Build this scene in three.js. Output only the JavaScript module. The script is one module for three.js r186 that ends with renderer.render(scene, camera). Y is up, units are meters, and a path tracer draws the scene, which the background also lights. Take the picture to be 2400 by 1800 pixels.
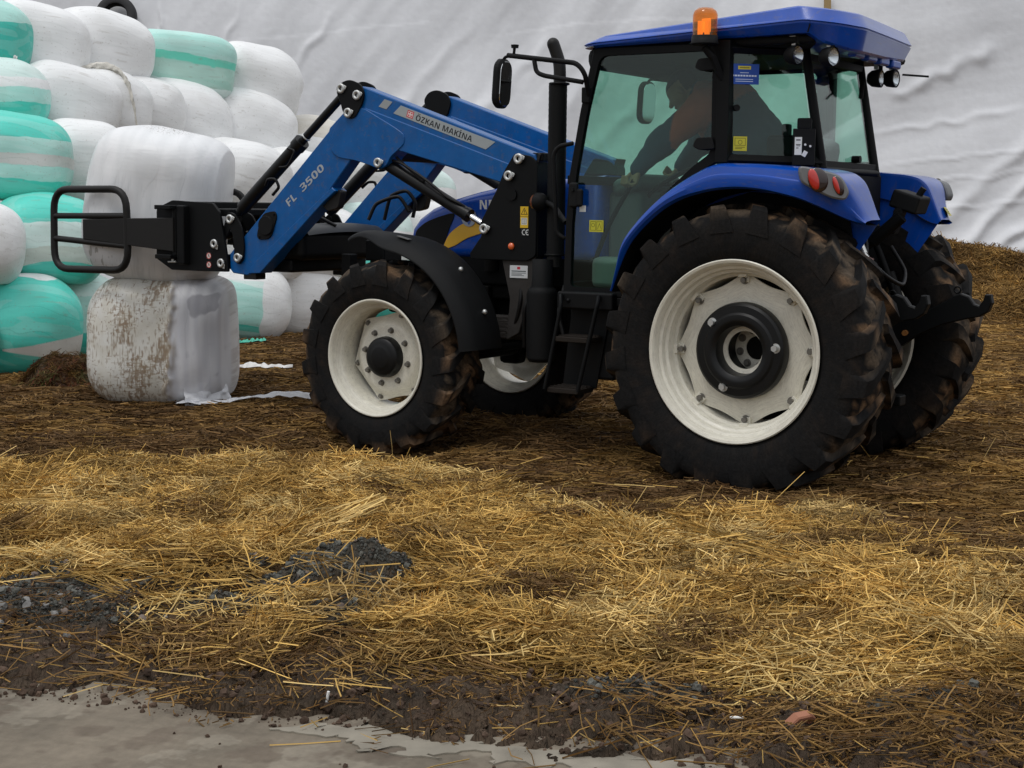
import * as THREE from 'three';
import { RoundedBoxGeometry } from 'three/addons/geometries/RoundedBoxGeometry.js';
import { MarchingCubes } from 'three/addons/objects/MarchingCubes.js';
import { mergeGeometries, mergeVertices } from 'three/addons/utils/BufferGeometryUtils.js';
import { FontLoader } from 'three/addons/loaders/FontLoader.js';
import { TextGeometry } from 'three/addons/geometries/TextGeometry.js';
import { createNoise2D, createNoise3D } from 'simplex-noise';

// ---------------------------------------------------------------- camera, sky, sun, exposure
const scene = new THREE.Scene();
const camera = new THREE.PerspectiveCamera(28.06, 4 / 3, 0.1, 300);
camera.position.set(0, 1.56, 0);
camera.rotation.x = -THREE.MathUtils.degToRad(7.2);
scene.add(camera);

const SKY_W = 128, SKY_H = 64, skyData = new Float32Array(SKY_W * SKY_H * 4);
for (let j = 0; j < SKY_H; j++) for (let i = 0; i < SKY_W; i++) {
  const el = ((j + 0.5) / SKY_H - 0.5) * Math.PI, s = Math.max(0, Math.sin(el)), k = (j * SKY_W + i) * 4;
  const l = 0.98 * (1 + 2 * s) / 3;                       // an even overcast, brighter overhead
  skyData[k] = l * 0.975; skyData[k + 1] = l * 0.995; skyData[k + 2] = l * 1.035; skyData[k + 3] = 1;
}
const sky = new THREE.DataTexture(skyData, SKY_W, SKY_H, THREE.RGBAFormat, THREE.FloatType);
sky.mapping = THREE.EquirectangularReflectionMapping; sky.magFilter = THREE.LinearFilter; sky.needsUpdate = true;
scene.background = sky; scene.environment = sky;

const sun = new THREE.DirectionalLight(new THREE.Color(1, 0.965, 0.92), 0.75);
sun.position.set(-7, 22, -2); sun.target.position.set(0, 0, -9); sun.shadow.radius = 34;
sun.castShadow = true; sun.shadow.mapSize.set(2048, 2048);
Object.assign(sun.shadow.camera, { left: -16, right: 16, top: 16, bottom: -16, near: 1, far: 60 });
scene.add(sun, sun.target);

const renderer = new THREE.WebGLRenderer({ antialias: true });
renderer.setSize(1024, 768);
renderer.shadowMap.enabled = true; renderer.shadowMap.type = THREE.PCFSoftShadowMap;
renderer.toneMapping = THREE.LinearToneMapping;
renderer.toneMappingExposure = 1.24;

// ---------------------------------------------------------------- helpers
const { PI, sin, cos, abs, min, max, pow, sqrt, hypot, atan2, floor, sign } = Math;
const V = (x, y, z) => new THREE.Vector3(x, y, z);
const V2 = (x, y) => new THREE.Vector2(x, y);
const rad = (d) => d * PI / 180;
const clamp = (x, a = 0, b = 1) => min(b, max(a, x));
const sstep = (a, b, x) => { const t = clamp((x - a) / (b - a)); return t * t * (3 - 2 * t); };
const mix = (a, b, t) => a + (b - a) * t;
const mix3 = (a, b, t) => [mix(a[0], b[0], t), mix(a[1], b[1], t), mix(a[2], b[2], t)];
function rng(seed) { let a = seed >>> 0; return () => { a = (a + 0x6d2b79f5) | 0; let t = Math.imul(a ^ (a >>> 15), 1 | a); t = (t + Math.imul(t ^ (t >>> 7), 61 | t)) ^ t; return ((t ^ (t >>> 14)) >>> 0) / 4294967296; }; }
const n2 = createNoise2D(rng(11)), n3 = createNoise3D(rng(12));
const fbm2 = (x, y, o = 4) => { let s = 0, a = 0.5; for (let i = 0; i < o; i++) { s += a * n2(x, y); x = x * 2.03 + 17.1; y = y * 2.03 - 9.3; a *= 0.5; } return s; };
const fbm3 = (x, y, z, o = 3) => { let s = 0, a = 0.5; for (let i = 0; i < o; i++) { s += a * n3(x, y, z); x = x * 2.03 + 17.1; y = y * 2.03 - 9.3; z = z * 2.03 + 4.7; a *= 0.5; } return s; };
const lerpLine = (pts, x) => { if (x <= pts[0][0]) return pts[0][1]; for (let i = 1; i < pts.length; i++) if (x <= pts[i][0]) return mix(pts[i - 1][1], pts[i][1], (x - pts[i - 1][0]) / (pts[i][0] - pts[i - 1][0])); return pts[pts.length - 1][1]; };

const used = {};
const numbered = (n) => { const k = used[n] = (used[n] ?? -1) + 1; return k ? n + '_' + String(k).padStart(3, '0') : n; };
function shade(o) { o.castShadow = true; o.receiveShadow = true; return o; }
function join(gs) {
  const list = (Array.isArray(gs) ? gs : [gs]).map((g) => {
    g = g.index ? g.toNonIndexed() : g;
    const out = new THREE.BufferGeometry();
    out.setAttribute('position', g.attributes.position);
    if (!g.attributes.normal) g.computeVertexNormals();
    out.setAttribute('normal', g.attributes.normal);
    out.setAttribute('uv', g.attributes.uv ?? new THREE.BufferAttribute(new Float32Array(g.attributes.position.count * 2), 2));
    return out;
  });
  return list.length === 1 ? list[0] : mergeGeometries(list);
}
// one named mesh under a parent
function part(name, gs, m, parent) {
  const g = Array.isArray(gs) ? join(gs) : gs;
  const o = shade(new THREE.Mesh(g, m)); o.name = name; parent.add(o); return o;
}
const eachPart = (name, gs, m, parent) => gs.forEach((g) => part(name, [g], m, parent));
function group(name, parent) { const o = new THREE.Group(); o.name = name; parent.add(o); return o; }
function tag(o, label, category, grp) { o.userData.label = label; o.userData.category = category; if (grp) o.userData.group = grp; return o; }
function thing(name, label, category, grp) { const o = new THREE.Group(); o.name = numbered(name); scene.add(o); return tag(o, label, category, grp); }
function thingMesh(name, gs, m, label, category, grp) { const o = part(numbered(name), gs, m, scene); return tag(o, label, category, grp); }
function struct(name, g, m) { const o = part(name, g, m, scene); o.userData.kind = 'structure'; return o; }

// geometry helpers
const at = (g, x = 0, y = 0, z = 0, rx = 0, ry = 0, rz = 0) => g.applyMatrix4(new THREE.Matrix4().compose(V(x, y, z), new THREE.Quaternion().setFromEuler(new THREE.Euler(rx, ry, rz)), V(1, 1, 1)));
const box = (w, h, d, x = 0, y = 0, z = 0, r = 0.006, rx = 0, ry = 0, rz = 0) => at(new RoundedBoxGeometry(w, h, d, 1, min(r, w / 2.1, h / 2.1, d / 2.1)), x, y, z, rx, ry, rz);
function rod(a, b, r, r2 = r, seg = 14) {   // a capped cylinder from a to b
  const A = V(...a), B = V(...b), L = A.distanceTo(B), g = new THREE.CylinderGeometry(r2, r, L, seg, 1);
  const q = new THREE.Quaternion().setFromUnitVectors(V(0, 1, 0), B.clone().sub(A).normalize());
  return g.applyMatrix4(new THREE.Matrix4().compose(A.clone().add(B).multiplyScalar(0.5), q, V(1, 1, 1)));
}
function bar(a, b, w, d, r = 0.004, roll = 0) {        // a rectangular bar from a to b
  const A = V(...a), B = V(...b), L = A.distanceTo(B), g = new RoundedBoxGeometry(w, L, d, 1, min(r, w / 2.1, d / 2.1));
  g.rotateY(roll);
  const q = new THREE.Quaternion().setFromUnitVectors(V(0, 1, 0), B.clone().sub(A).normalize());
  return g.applyMatrix4(new THREE.Matrix4().compose(A.clone().add(B).multiplyScalar(0.5), q, V(1, 1, 1)));
}
function tube(pts, r, closed = false, seg = 40, rs = 10, tension = 0.35) { return new THREE.TubeGeometry(new THREE.CatmullRomCurve3(pts.map((p) => V(...p)), closed, 'catmullrom', tension), seg, r, rs, closed); }
function polyTube(pts, r, corner = 0.06, closed = false, rs = 10) {  // straight runs with rounded corners
  const P = pts.map((p) => V(...p)), path = new THREE.CurvePath(), n = P.length;
  const ends = [];
  for (let i = 0; i < n; i++) {
    if (!closed && (i === 0 || i === n - 1)) { ends.push([P[i], P[i]]); continue; }
    const a = P[(i + n - 1) % n], b = P[i], c = P[(i + 1) % n];
    const l = min(corner, a.distanceTo(b) * 0.48, c.distanceTo(b) * 0.48);
    ends.push([b.clone().add(a.clone().sub(b).setLength(l)), b.clone().add(c.clone().sub(b).setLength(l))]);
  }
  const m = closed ? n : n - 1;
  for (let i = 0; i < m; i++) {
    const j = (i + 1) % n;
    path.add(new THREE.LineCurve3(ends[i][1], ends[j][0]));
    if (closed || j !== n - 1) path.add(new THREE.QuadraticBezierCurve3(ends[j][0], P[j], ends[j][1]));
  }
  const pp = [];
  for (const c of path.curves) { const isL = c.isLineCurve3, k = isL ? 1 : 6; const q = c.getPoints(k); for (const v of q) if (!pp.length || pp[pp.length - 1].distanceTo(v) > 1e-4) pp.push(v); }
  if (closed && pp[0].distanceTo(pp[pp.length - 1]) < 1e-4) pp.pop();
  return sweep(pp, r, closed, rs);
}
function sweep(P, r, closed, rs = 10) {              // a round section swept along exact points
  const n = P.length, pos = [], uv = [], idx = [];
  let N = null; const dirs = P.map((p, i) => { const a = closed ? P[(i + n - 1) % n] : P[max(0, i - 1)], b = closed ? P[(i + 1) % n] : P[min(n - 1, i + 1)]; return b.clone().sub(a).normalize(); });
  for (let i = 0; i < n; i++) {
    const d = dirs[i];
    if (!N) { N = abs(d.y) < 0.9 ? V(0, 1, 0) : V(1, 0, 0); }
    N = N.clone().sub(d.clone().multiplyScalar(N.dot(d))).normalize();
    const Bn = d.clone().cross(N);
    for (let k = 0; k <= rs; k++) { const a = k / rs * 2 * PI; const v = P[i].clone().addScaledVector(N, cos(a) * r).addScaledVector(Bn, sin(a) * r); pos.push(v.x, v.y, v.z); uv.push(k / rs, i / n); }
  }
  const m = closed ? n : n - 1, w = rs + 1;
  for (let i = 0; i < m; i++) for (let k = 0; k < rs; k++) { const a = i * w + k, b = ((i + 1) % n) * w + k; idx.push(a, a + 1, b, b, a + 1, b + 1); }
  if (!closed) for (const [i, f] of [[0, 1], [n - 1, 0]]) { const c = pos.length / 3; pos.push(P[i].x, P[i].y, P[i].z); uv.push(0, 0); for (let k = 0; k < rs; k++) f ? idx.push(c, i * w + k + 1, i * w + k) : idx.push(c, i * w + k, i * w + k + 1); }
  const g = new THREE.BufferGeometry(); g.setAttribute('position', new THREE.Float32BufferAttribute(pos, 3)); g.setAttribute('uv', new THREE.Float32BufferAttribute(uv, 2)); g.setIndex(idx); g.computeVertexNormals(); return g;
}
function plate(pts, z0, z1, bevel = 0.004, holes = []) {  // polygon in xy with real thickness between z0 and z1
  const s = new THREE.Shape(pts.map((p) => V2(p[0], p[1])));
  for (const h of holes) { const p = new THREE.Path(); if (h.length === 3 && typeof h[0] === 'number') p.absarc(h[0], h[1], h[2], 0, 2 * PI, true); else p.setFromPoints(h.map((q) => V2(...q))); s.holes.push(p); }
  const g = new THREE.ExtrudeGeometry(s, { depth: max(1e-4, z1 - z0 - 2 * bevel), bevelEnabled: bevel > 0, bevelSize: bevel, bevelThickness: bevel, bevelOffset: -bevel, bevelSegments: 1, curveSegments: 10 });
  g.translate(0, 0, z0 + bevel); return g;
}
function smoothPoly(pts, k = 6) { const c = new THREE.CatmullRomCurve3(pts.map((p) => V(p[0], p[1], 0)), true, 'catmullrom', 0.4); return c.getPoints(pts.length * k).slice(0, -1).map((v) => [v.x, v.y]); }
function roundPoly(pts, r, k = 4) {    // polygon with rounded corners
  const out = [], n = pts.length;
  for (let i = 0; i < n; i++) {
    const a = V2(...pts[(i + n - 1) % n]), b = V2(...pts[i]), c = V2(...pts[(i + 1) % n]); const rr = Array.isArray(r) ? r[i] : r;
    const l = min(rr, a.distanceTo(b) * 0.45, c.distanceTo(b) * 0.45);
    if (l < 1e-4) { out.push([b.x, b.y]); continue; }
    const p = b.clone().add(a.clone().sub(b).setLength(l)), q = b.clone().add(c.clone().sub(b).setLength(l));
    for (let j = 0; j <= k; j++) { const t = j / k; out.push([(1 - t) * (1 - t) * p.x + 2 * t * (1 - t) * b.x + t * t * q.x, (1 - t) * (1 - t) * p.y + 2 * t * (1 - t) * b.y + t * t * q.y]); }
  }
  return out;
}
const latheZ = (pts, seg = 72, ph = 0, len = 2 * PI) => new THREE.LatheGeometry(pts.map((p) => V2(p[0], p[1])), seg, ph, len).rotateX(PI / 2);   // profile points are [radius, z]
function gridGeo(nu, nv, f, closedU = false) {         // f(u, v) -> [x, y, z], u, v in 0..1
  const pos = [], uv = [], idx = [];
  for (let j = 0; j <= nv; j++) for (let i = 0; i <= nu; i++) { const p = f(i / nu, j / nv); pos.push(p[0], p[1], p[2]); uv.push(i / nu, j / nv); }
  for (let j = 0; j < nv; j++) for (let i = 0; i < nu; i++) { const a = j * (nu + 1) + i, b = a + nu + 1; idx.push(a, a + 1, b, b, a + 1, b + 1); }
  const g = new THREE.BufferGeometry(); g.setAttribute('position', new THREE.Float32BufferAttribute(pos, 3)); g.setAttribute('uv', new THREE.Float32BufferAttribute(uv, 2)); g.setIndex(idx); g.computeVertexNormals();
  if (closedU) { const nr = g.attributes.normal; for (let j = 0; j <= nv; j++) { const a = j * (nu + 1), b = a + nu; const n = V(nr.getX(a) + nr.getX(b), nr.getY(a) + nr.getY(b), nr.getZ(a) + nr.getZ(b)).normalize(); nr.setXYZ(a, n.x, n.y, n.z); nr.setXYZ(b, n.x, n.y, n.z); } }
  return g;
}
function loft(rings, capA = true, capB = true) {   // rings: arrays of equal length of [x,y,z]; closed loops, flat shaded between hard rings by duplicates
  const n = rings[0].length, pos = [], idx = [], w = n + 1;
  rings.forEach((r) => { for (let i = 0; i <= n; i++) pos.push(...r[i % n]); });
  for (let j = 0; j < rings.length - 1; j++) for (let i = 0; i < n; i++) { const a = j * w + i, b = a + w; idx.push(a, b, a + 1, b, b + 1, a + 1); }
  for (const [on, j, f] of [[capA, 0, 1], [capB, rings.length - 1, 0]]) if (on) {
    const c = pos.length / 3, r = rings[j]; pos.push(...[0, 1, 2].map((k) => r.reduce((s, p) => s + p[k], 0) / n));
    const st = pos.length / 3; r.forEach((p) => pos.push(...p));
    for (let i = 0; i < n; i++) f ? idx.push(c, st + i, st + (i + 1) % n) : idx.push(c, st + (i + 1) % n, st + i);
  }
  const g = new THREE.BufferGeometry(); g.setAttribute('position', new THREE.Float32BufferAttribute(pos, 3)); g.setIndex(idx);
  const h = creased(g, 40); return h;
}
function creased(g, deg = 35) {
  g = g.index ? g.toNonIndexed() : g.clone(); const p = g.attributes.position, n = p.count, fn = [], map = new Map();
  const A = V(), B = V(), C = V();
  for (let i = 0; i < n; i += 3) { A.fromBufferAttribute(p, i); B.fromBufferAttribute(p, i + 1); C.fromBufferAttribute(p, i + 2); const f = B.clone().sub(A).cross(C.clone().sub(A)); fn.push(f); for (let k = 0; k < 3; k++) { const key = [p.getX(i + k), p.getY(i + k), p.getZ(i + k)].map((v) => Math.round(v * 1e5)).join(); if (!map.has(key)) map.set(key, []); map.get(key).push(i / 3); } }
  const un = fn.map((f) => f.clone().normalize()), out = new Float32Array(n * 3), cs = cos(rad(deg));
  for (let i = 0; i < n; i++) { const key = [p.getX(i), p.getY(i), p.getZ(i)].map((v) => Math.round(v * 1e5)).join(); const me = un[floor(i / 3)], s = V(); for (const t of map.get(key)) if (un[t].dot(me) > cs) s.add(fn[t]); s.normalize(); out.set([s.x, s.y, s.z], i * 3); }
  g.setAttribute('normal', new THREE.BufferAttribute(out, 3));
  if (!g.attributes.uv) { const uv = new Float32Array(n * 2); for (let i = 0; i < n; i++) { uv[i * 2] = p.getX(i); uv[i * 2 + 1] = p.getY(i); } g.setAttribute('uv', new THREE.BufferAttribute(uv, 2)); }
  return g;
}
function paint(g, f) {                                  // vertex colours from a function of position
  const p = g.attributes.position, nr = g.attributes.normal, c = new Float32Array(p.count * 3);
  for (let i = 0; i < p.count; i++) c.set(f(p.getX(i), p.getY(i), p.getZ(i), nr.getX(i), nr.getY(i), nr.getZ(i)), i * 3);
  g.setAttribute('color', new THREE.BufferAttribute(c, 3)); return g;
}

// textures
function dataTex(n, f, srgb = false, rep = 1) {         // f(u, v) -> grey value or [r,g,b] 0..1 ; periodic when f is
  const d = new Uint8Array(n * n * 4);
  for (let j = 0; j < n; j++) for (let i = 0; i < n; i++) { const v = f(i / n, j / n), k = (j * n + i) * 4; const c = typeof v === 'number' ? [v, v, v] : v; d[k] = clamp(c[0]) * 255; d[k + 1] = clamp(c[1]) * 255; d[k + 2] = clamp(c[2]) * 255; d[k + 3] = 255; }
  const t = new THREE.DataTexture(d, n, n); t.wrapS = t.wrapT = THREE.RepeatWrapping; t.magFilter = THREE.LinearFilter; t.minFilter = THREE.LinearMipmapLinearFilter; t.generateMipmaps = true; t.repeat.set(rep, rep);
  if (srgb) t.colorSpace = THREE.SRGBColorSpace; t.needsUpdate = true; return t;
}
const n4 = (() => { const a = createNoise3D(rng(77)), b = createNoise3D(rng(78)); return (u, v, f) => { const A = 2 * PI * u, B = 2 * PI * v, r = f / (2 * PI); return 0.5 * (a(cos(A) * r, sin(A) * r, cos(B) * r * 1.0 + 7) + b(sin(B) * r, cos(B) * r, sin(A) * r * 0.9 + cos(A) * r * 0.5)); }; })();   // periodic in u and v
const tfbm = (u, v, f, o = 4) => { let s = 0, a = 0.5; for (let i = 0; i < o; i++) { s += a * n4(u, v, f); f *= 2; a *= 0.55; u += 0.137; v += 0.291; } return s; };
function canvasTex(w, h, draw) { const c = document.createElement('canvas'); c.width = w; c.height = h; const x = c.getContext('2d'); draw(x, w, h); const t = new THREE.CanvasTexture(c); t.colorSpace = THREE.SRGBColorSpace; t.anisotropy = 8; return t; }

const boldFont = await new FontLoader().loadAsync('fonts/droid/droid_sans_bold.typeface.json');
function letters(text, h, len, depth = 0.002) { const g = new TextGeometry(text, { font: boldFont, size: h, depth, curveSegments: 4, bevelEnabled: false }); g.computeBoundingBox(); const b = g.boundingBox; g.translate(-b.min.x, -b.min.y, 0); g.scale(len / (b.max.x - b.min.x), h / (b.max.y - b.min.y), 1); return g; }
const std = (r, g, b, roughness = 0.6, metalness = 0, o = {}) => new THREE.MeshStandardMaterial({ color: new THREE.Color().setRGB(r, g, b), roughness, metalness, ...o });
const phys = (r, g, b, roughness, o = {}) => new THREE.MeshPhysicalMaterial({ color: new THREE.Color().setRGB(r, g, b), roughness, ...o });
const grain = dataTex(256, (u, v) => 0.5 + 0.5 * tfbm(u, v, 24, 4));
const grainCoarse = dataTex(256, (u, v) => 0.5 + 0.6 * tfbm(u, v, 6, 5));
const dusty = dataTex(512, (u, v) => { const a = 0.86 + 0.35 * tfbm(u, v, 5, 5); return [a, a * 0.985, a * 0.96]; });
const smudge = dataTex(256, (u, v) => [0, 0.88 + 0.3 * tfbm(u, v, 7, 5), 0]);

// paint with road dust, dried splashes and fine scuffs in it (linear colours)
function worn(base, dirt, amount, seed, rep = 0.8) {
  return dataTex(512, (u, v) => {
    const U = u + seed * 0.37, W = v + seed * 0.61, dust = sstep(-0.12, 0.30, tfbm(U, W, 5, 5)) * 0.16, spl = sstep(0.22, 0.30, tfbm(U + 0.3, W, 34, 3) + 0.25 * tfbm(U, W + 0.2, 6, 3)) * 0.6, k = 0.92 + 0.22 * tfbm(U, W, 11, 4);
    return mix3(base.map((c) => c * k), dirt, clamp((dust + spl) * amount));
  }, false, rep);
}
const M = {
  loaderBlue: phys(1, 1, 1, 0.44, { specularIntensity: 0.45, clearcoat: 0.2, clearcoatRoughness: 0.25, map: worn([0.002, 0.098, 0.335], [0.12, 0.10, 0.08], 0.35, 1), bumpMap: grain, bumpScale: 0.0004 }),
  hoodBlue: phys(1, 1, 1, 0.36, { specularIntensity: 0.5, clearcoat: 0.6, clearcoatRoughness: 0.14, map: worn([0.004, 0.070, 0.43], [0.12, 0.11, 0.10], 0.32, 2) }),
  black: phys(0.005, 0.0055, 0.006, 0.5, { specularIntensity: 0.28, bumpMap: grain, bumpScale: 0.0004 }),
  blackGloss: phys(0.005, 0.0055, 0.006, 0.4, { specularIntensity: 0.55 }),
  plasticBlack: phys(0.0075, 0.008, 0.0085, 0.6, { specularIntensity: 0.3, bumpMap: grain, bumpScale: 0.0006 }),
  darkCast: phys(0.006, 0.006, 0.006, 0.7, { specularIntensity: 0.22, bumpMap: grain, bumpScale: 0.001 }),
  greyPlastic: std(0.09, 0.095, 0.1, 0.55),
  zinc: std(0.55, 0.56, 0.55, 0.42, 0.75),
  chrome: std(0.75, 0.76, 0.78, 0.16, 1),
  steelDark: phys(0.011, 0.0105, 0.010, 0.5, { specularIntensity: 0.55, bumpMap: grain, bumpScale: 0.0006 }),
  cream: phys(1, 1, 1, 0.45, { clearcoat: 0.2, clearcoatRoughness: 0.4, map: worn([0.79, 0.765, 0.66], [0.20, 0.14, 0.09], 0.42, 3, 3) }),
  glass: phys(0.74, 0.91, 0.85, 0.03, { transmission: 1, thickness: 0, ior: 1.5 }),
  lens: phys(0.95, 0.97, 0.98, 0.08, { transmission: 1, thickness: 0, ior: 1.5 }),
  redLens: phys(0.50, 0.018, 0.010, 0.15, { clearcoat: 1, clearcoatRoughness: 0.08 }),
  amberLens: phys(1.0, 0.50, 0.10, 0.08, { transmission: 0.92, thickness: 0, ior: 1.5 }),
  orangeLens: phys(0.75, 0.13, 0.03, 0.2, { clearcoat: 1, clearcoatRoughness: 0.1 }),
  mirror: std(0.85, 0.87, 0.88, 0.04, 1),
  white: std(0.72, 0.72, 0.70, 0.6),
  yellow: std(0.72, 0.50, 0.03, 0.5),
  hose: phys(0.006, 0.006, 0.0065, 0.45, { specularIntensity: 0.5 }),
  rubber: phys(1, 1, 1, 0.8, { specularIntensity: 0.3, map: dataTex(256, (u, v) => { const k = 0.72 + 0.55 * tfbm(u, v, 9, 5); return [k, k * 0.98, k * 0.95]; }), vertexColors: true, bumpMap: grain, bumpScale: 0.0015 }),
};
for (const k of ['loaderBlue', 'hoodBlue', 'cream']) M[k].roughnessMap = smudge;

// ---------------------------------------------------------------- ground: mud, straw, gravel, slab
const FRONT = [[-3.2, -6.0], [-2.02, -5.95], [-1.4, -5.72], [-1.2, -5.25], [-0.92, -4.98], [-0.31, -4.87], [0.29, -4.93], [0.86, -4.72], [1.51, -4.5], [3, -4.2]];
const BACK = [[-3.05, -8.55], [-1.66, -8.45], [-0.5, -8.2], [0, -7.45], [0.92, -7.12], [1.58, -6.9], [1.9, -6.25], [2.3, -5.9], [3.5, -5.5]];
const slabEdge = (x) => -4.14 + 0.297 * x;
const wob = (x, z) => 0.30 * n2(x * 1.1, z * 1.1) + 0.16 * n2(x * 3.1 + 5, z * 3.1) + 0.06 * n2(x * 9, z * 9);
const gravelNear = (x, z) => max(gravelAt(x, z), gravelAt(x - 0.22, z), gravelAt(x + 0.22, z), gravelAt(x, z - 0.14), gravelAt(x, z - 0.24), gravelAt(x - 0.15, z - 0.2), gravelAt(x + 0.15, z - 0.2), gravelAt(x, z + 0.12), gravelAt(x - 0.1, z), gravelAt(x + 0.1, z));
const freshAt = (x, z) => { const w = wob(x, z); return sstep(-0.15, 0.15, lerpLine(FRONT, x) - z + w * 0.55) * sstep(-0.2, 0.25, z - lerpLine(BACK, x) + w * 0.7); };
const GRAVEL = [[-0.66, -5.78, 0.29, 0.20], [-1.02, -5.93, 0.09, 0.06], [-1.80, -5.66, 0.44, 0.20], [-1.05, -5.50, 0.14, 0.08], [-1.55, -5.38, 0.26, 0.12], [0.36, -4.54, 0.2, 0.09], [1.25, -4.4, 0.2, 0.1], [-0.62, -5.2, 0.13, 0.07]];
const gravelAt = (x, z) => { let g = 0; for (const [a, b, rx, rz] of GRAVEL) { const d = hypot((x - a) / rx, (z - b) / rz) + 0.45 * n2(x * 6, z * 6); g = max(g, sstep(1.15, 0.7, d)); } return g; };
const bareAt = (x, z) => clamp(sstep(1.1, 0.5, hypot((x + 3.1) / 1.0, (z + 10.5) / 0.75) + 0.4 * n2(x * 2.2, z * 2.2)) + 0.9 * sstep(1.1, 0.4, hypot((x + 2.1) / 0.5, (z + 9.6) / 0.35) + 0.4 * n2(x * 3, z * 3)) + sstep(1.1, 0.5, hypot((x + 2.5) / 0.35, (z + 8.75) / 0.22) + 0.4 * n2(x * 3, z * 3)));
const RUTS = [[1.24, -8.05], [2.03, -9.25], [-0.74, -9.31], [0.06, -10.55]];
function groundY(x, z) {
  let h = 0.035 * n2(x * 0.55 + 3, z * 0.55) + 0.022 * n2(x * 1.7, z * 1.7 + 4) + 0.010 * n2(x * 4.7, z * 4.7) + 0.005 * n2(x * 12, z * 12);
  const near = sstep(-14, -6, z);
  const fr = freshAt(x, z), gr = gravelAt(x, z);
  h += fr * (0.05 * (0.6 + 0.6 * n2(x * 2.3 + 9, z * 2.3)) + 0.028 * n2(x * 3.9 + 2, z * 5.1) + 0.014 * n2(x * 9 + 2, z * 10));
  const mud = (1 - fr) * sstep(-6.4, -5.2, z);
  const lump = abs(n2(x * 6.3, z * 8.3)), l2 = abs(n2(x * 15 + 2, z * 17));
  h += mud * (0.040 * (0.5 - lump) + 0.024 * (0.5 - l2) + 0.009 * n2(x * 26, z * 28));
  // tyre-lug prints pressed into the mud in front
  const q = (x * 0.94 + z * 0.34) * 6.5, band = sstep(0.42, 0.25, abs(z - (slabEdge(x) - 0.26)));
  h += mud * band * sstep(0.2, 0.9, x + 0.6) * 0.016 * sin(q * 2 * PI * 0.62 + 2 * n2(x * 2, z * 2));
  h += gr * (0.035 + 0.085 * sstep(0.34, 0, hypot(x + 0.66, z + 5.84)));
  h += bareAt(x, z) * -0.03;
  // the slab lies in front: soil thins out over it with a ragged edge
  const e = z - slabEdge(x) + 0.10 * n2(x * 2.3, z * 2.3) + 0.05 * n2(x * 7, z * 7) + 0.02 * n2(x * 21, z * 21);
  h = mix(h + 0.03, h - 0.16, sstep(-0.12, 0.1, e)) - 0.012 * sstep(-0.5, -0.1, e);
  h += sstep(1.0, 0, hypot((x + 3.62) / 0.55, (z + 12.35) / 0.45)) * 0.05;
  for (const [a, b] of RUTS) { const d = hypot(x - a, z - b); if (d < 1.2) h -= 0.055 * sstep(0.85, 0.25, d); }   // pressed down under the tyres
  return h * (0.55 + 0.45 * near) - 0.01;
}
const axis = (a0, a1, step, out0, out1, grow) => { const v = []; for (let x = a0; x <= a1 + 1e-6; x += step) v.push(x); let s = step, x = a1; while (x < out1) { s *= grow; x += s; v.push(x); } s = step; x = a0; const lo = []; while (x > out0) { s *= grow; x -= s; lo.unshift(x); } return lo.concat(v); };
{
  const xs = axis(-2.6, 2.7, 0.02, -70, 70, 1.055), zs = axis(-9.6, -3.6, 0.02, -110, 20, 1.03);
  const nx = xs.length, nz = zs.length, pos = new Float32Array(nx * nz * 3), uv = new Float32Array(nx * nz * 2), col = new Float32Array(nx * nz * 3), idx = [];
  const MUD = [0.112, 0.081, 0.056], MUDW = [0.046, 0.035, 0.025], SOIL = [0.080, 0.049, 0.028], UNDER = [0.10, 0.058, 0.021], STONE = [0.075, 0.072, 0.062], RED = [0.135, 0.082, 0.054];
  for (let j = 0; j < nz; j++) for (let i = 0; i < nx; i++) {
    const x = xs[i], z = zs[j], k = j * nx + i;
    pos.set([x, groundY(x, z), z], k * 3); uv.set([x, z], k * 2);
    const fr = freshAt(x, z), a = fbm2(x * 1.4, z * 1.4, 4), b = fbm2(x * 7, z * 7, 3);
    let c = z > -6.6 ? mix3(MUD, MUDW, clamp(0.5 + a * 0.9 + b * 0.6)) : mix3(SOIL, MUDW, clamp(0.4 + a));
    c = mix3(c, RED, clamp(b * 1.3) * 0.5);
    c = mix3(c, UNDER, fr * 0.9); c = mix3(c, STONE, gravelAt(x, z) * 0.85);
    col.set(c, k * 3);
  }
  for (let j = 0; j < nz - 1; j++) for (let i = 0; i < nx - 1; i++) { const a = j * nx + i, b = a + nx; idx.push(a, b, a + 1, b, b + 1, a + 1); }
  const g = new THREE.BufferGeometry();
  g.setAttribute('position', new THREE.BufferAttribute(pos, 3)); g.setAttribute('uv', new THREE.BufferAttribute(uv, 2)); g.setAttribute('color', new THREE.BufferAttribute(col, 3)); g.setIndex(idx); g.computeVertexNormals();
  const soilMap = dataTex(512, (u, v) => { const a = 0.75 + 0.5 * tfbm(u, v, 14, 5), b = 0.5 + 0.5 * tfbm(u + 0.3, v, 40, 3); const k = clamp(a * (0.75 + 0.5 * b)); return [k, k * 0.98, k * 0.95]; }, false, 1.4);
  const soilBump = dataTex(512, (u, v) => 0.5 + 0.55 * tfbm(u, v, 18, 5), false, 1.7);
  struct('ground', g, new THREE.MeshPhysicalMaterial({ specularIntensity: 0.3, vertexColors: true, map: soilMap, bumpMap: soilBump, bumpScale: 0.045, roughness: 0.82 }));
}
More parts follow.
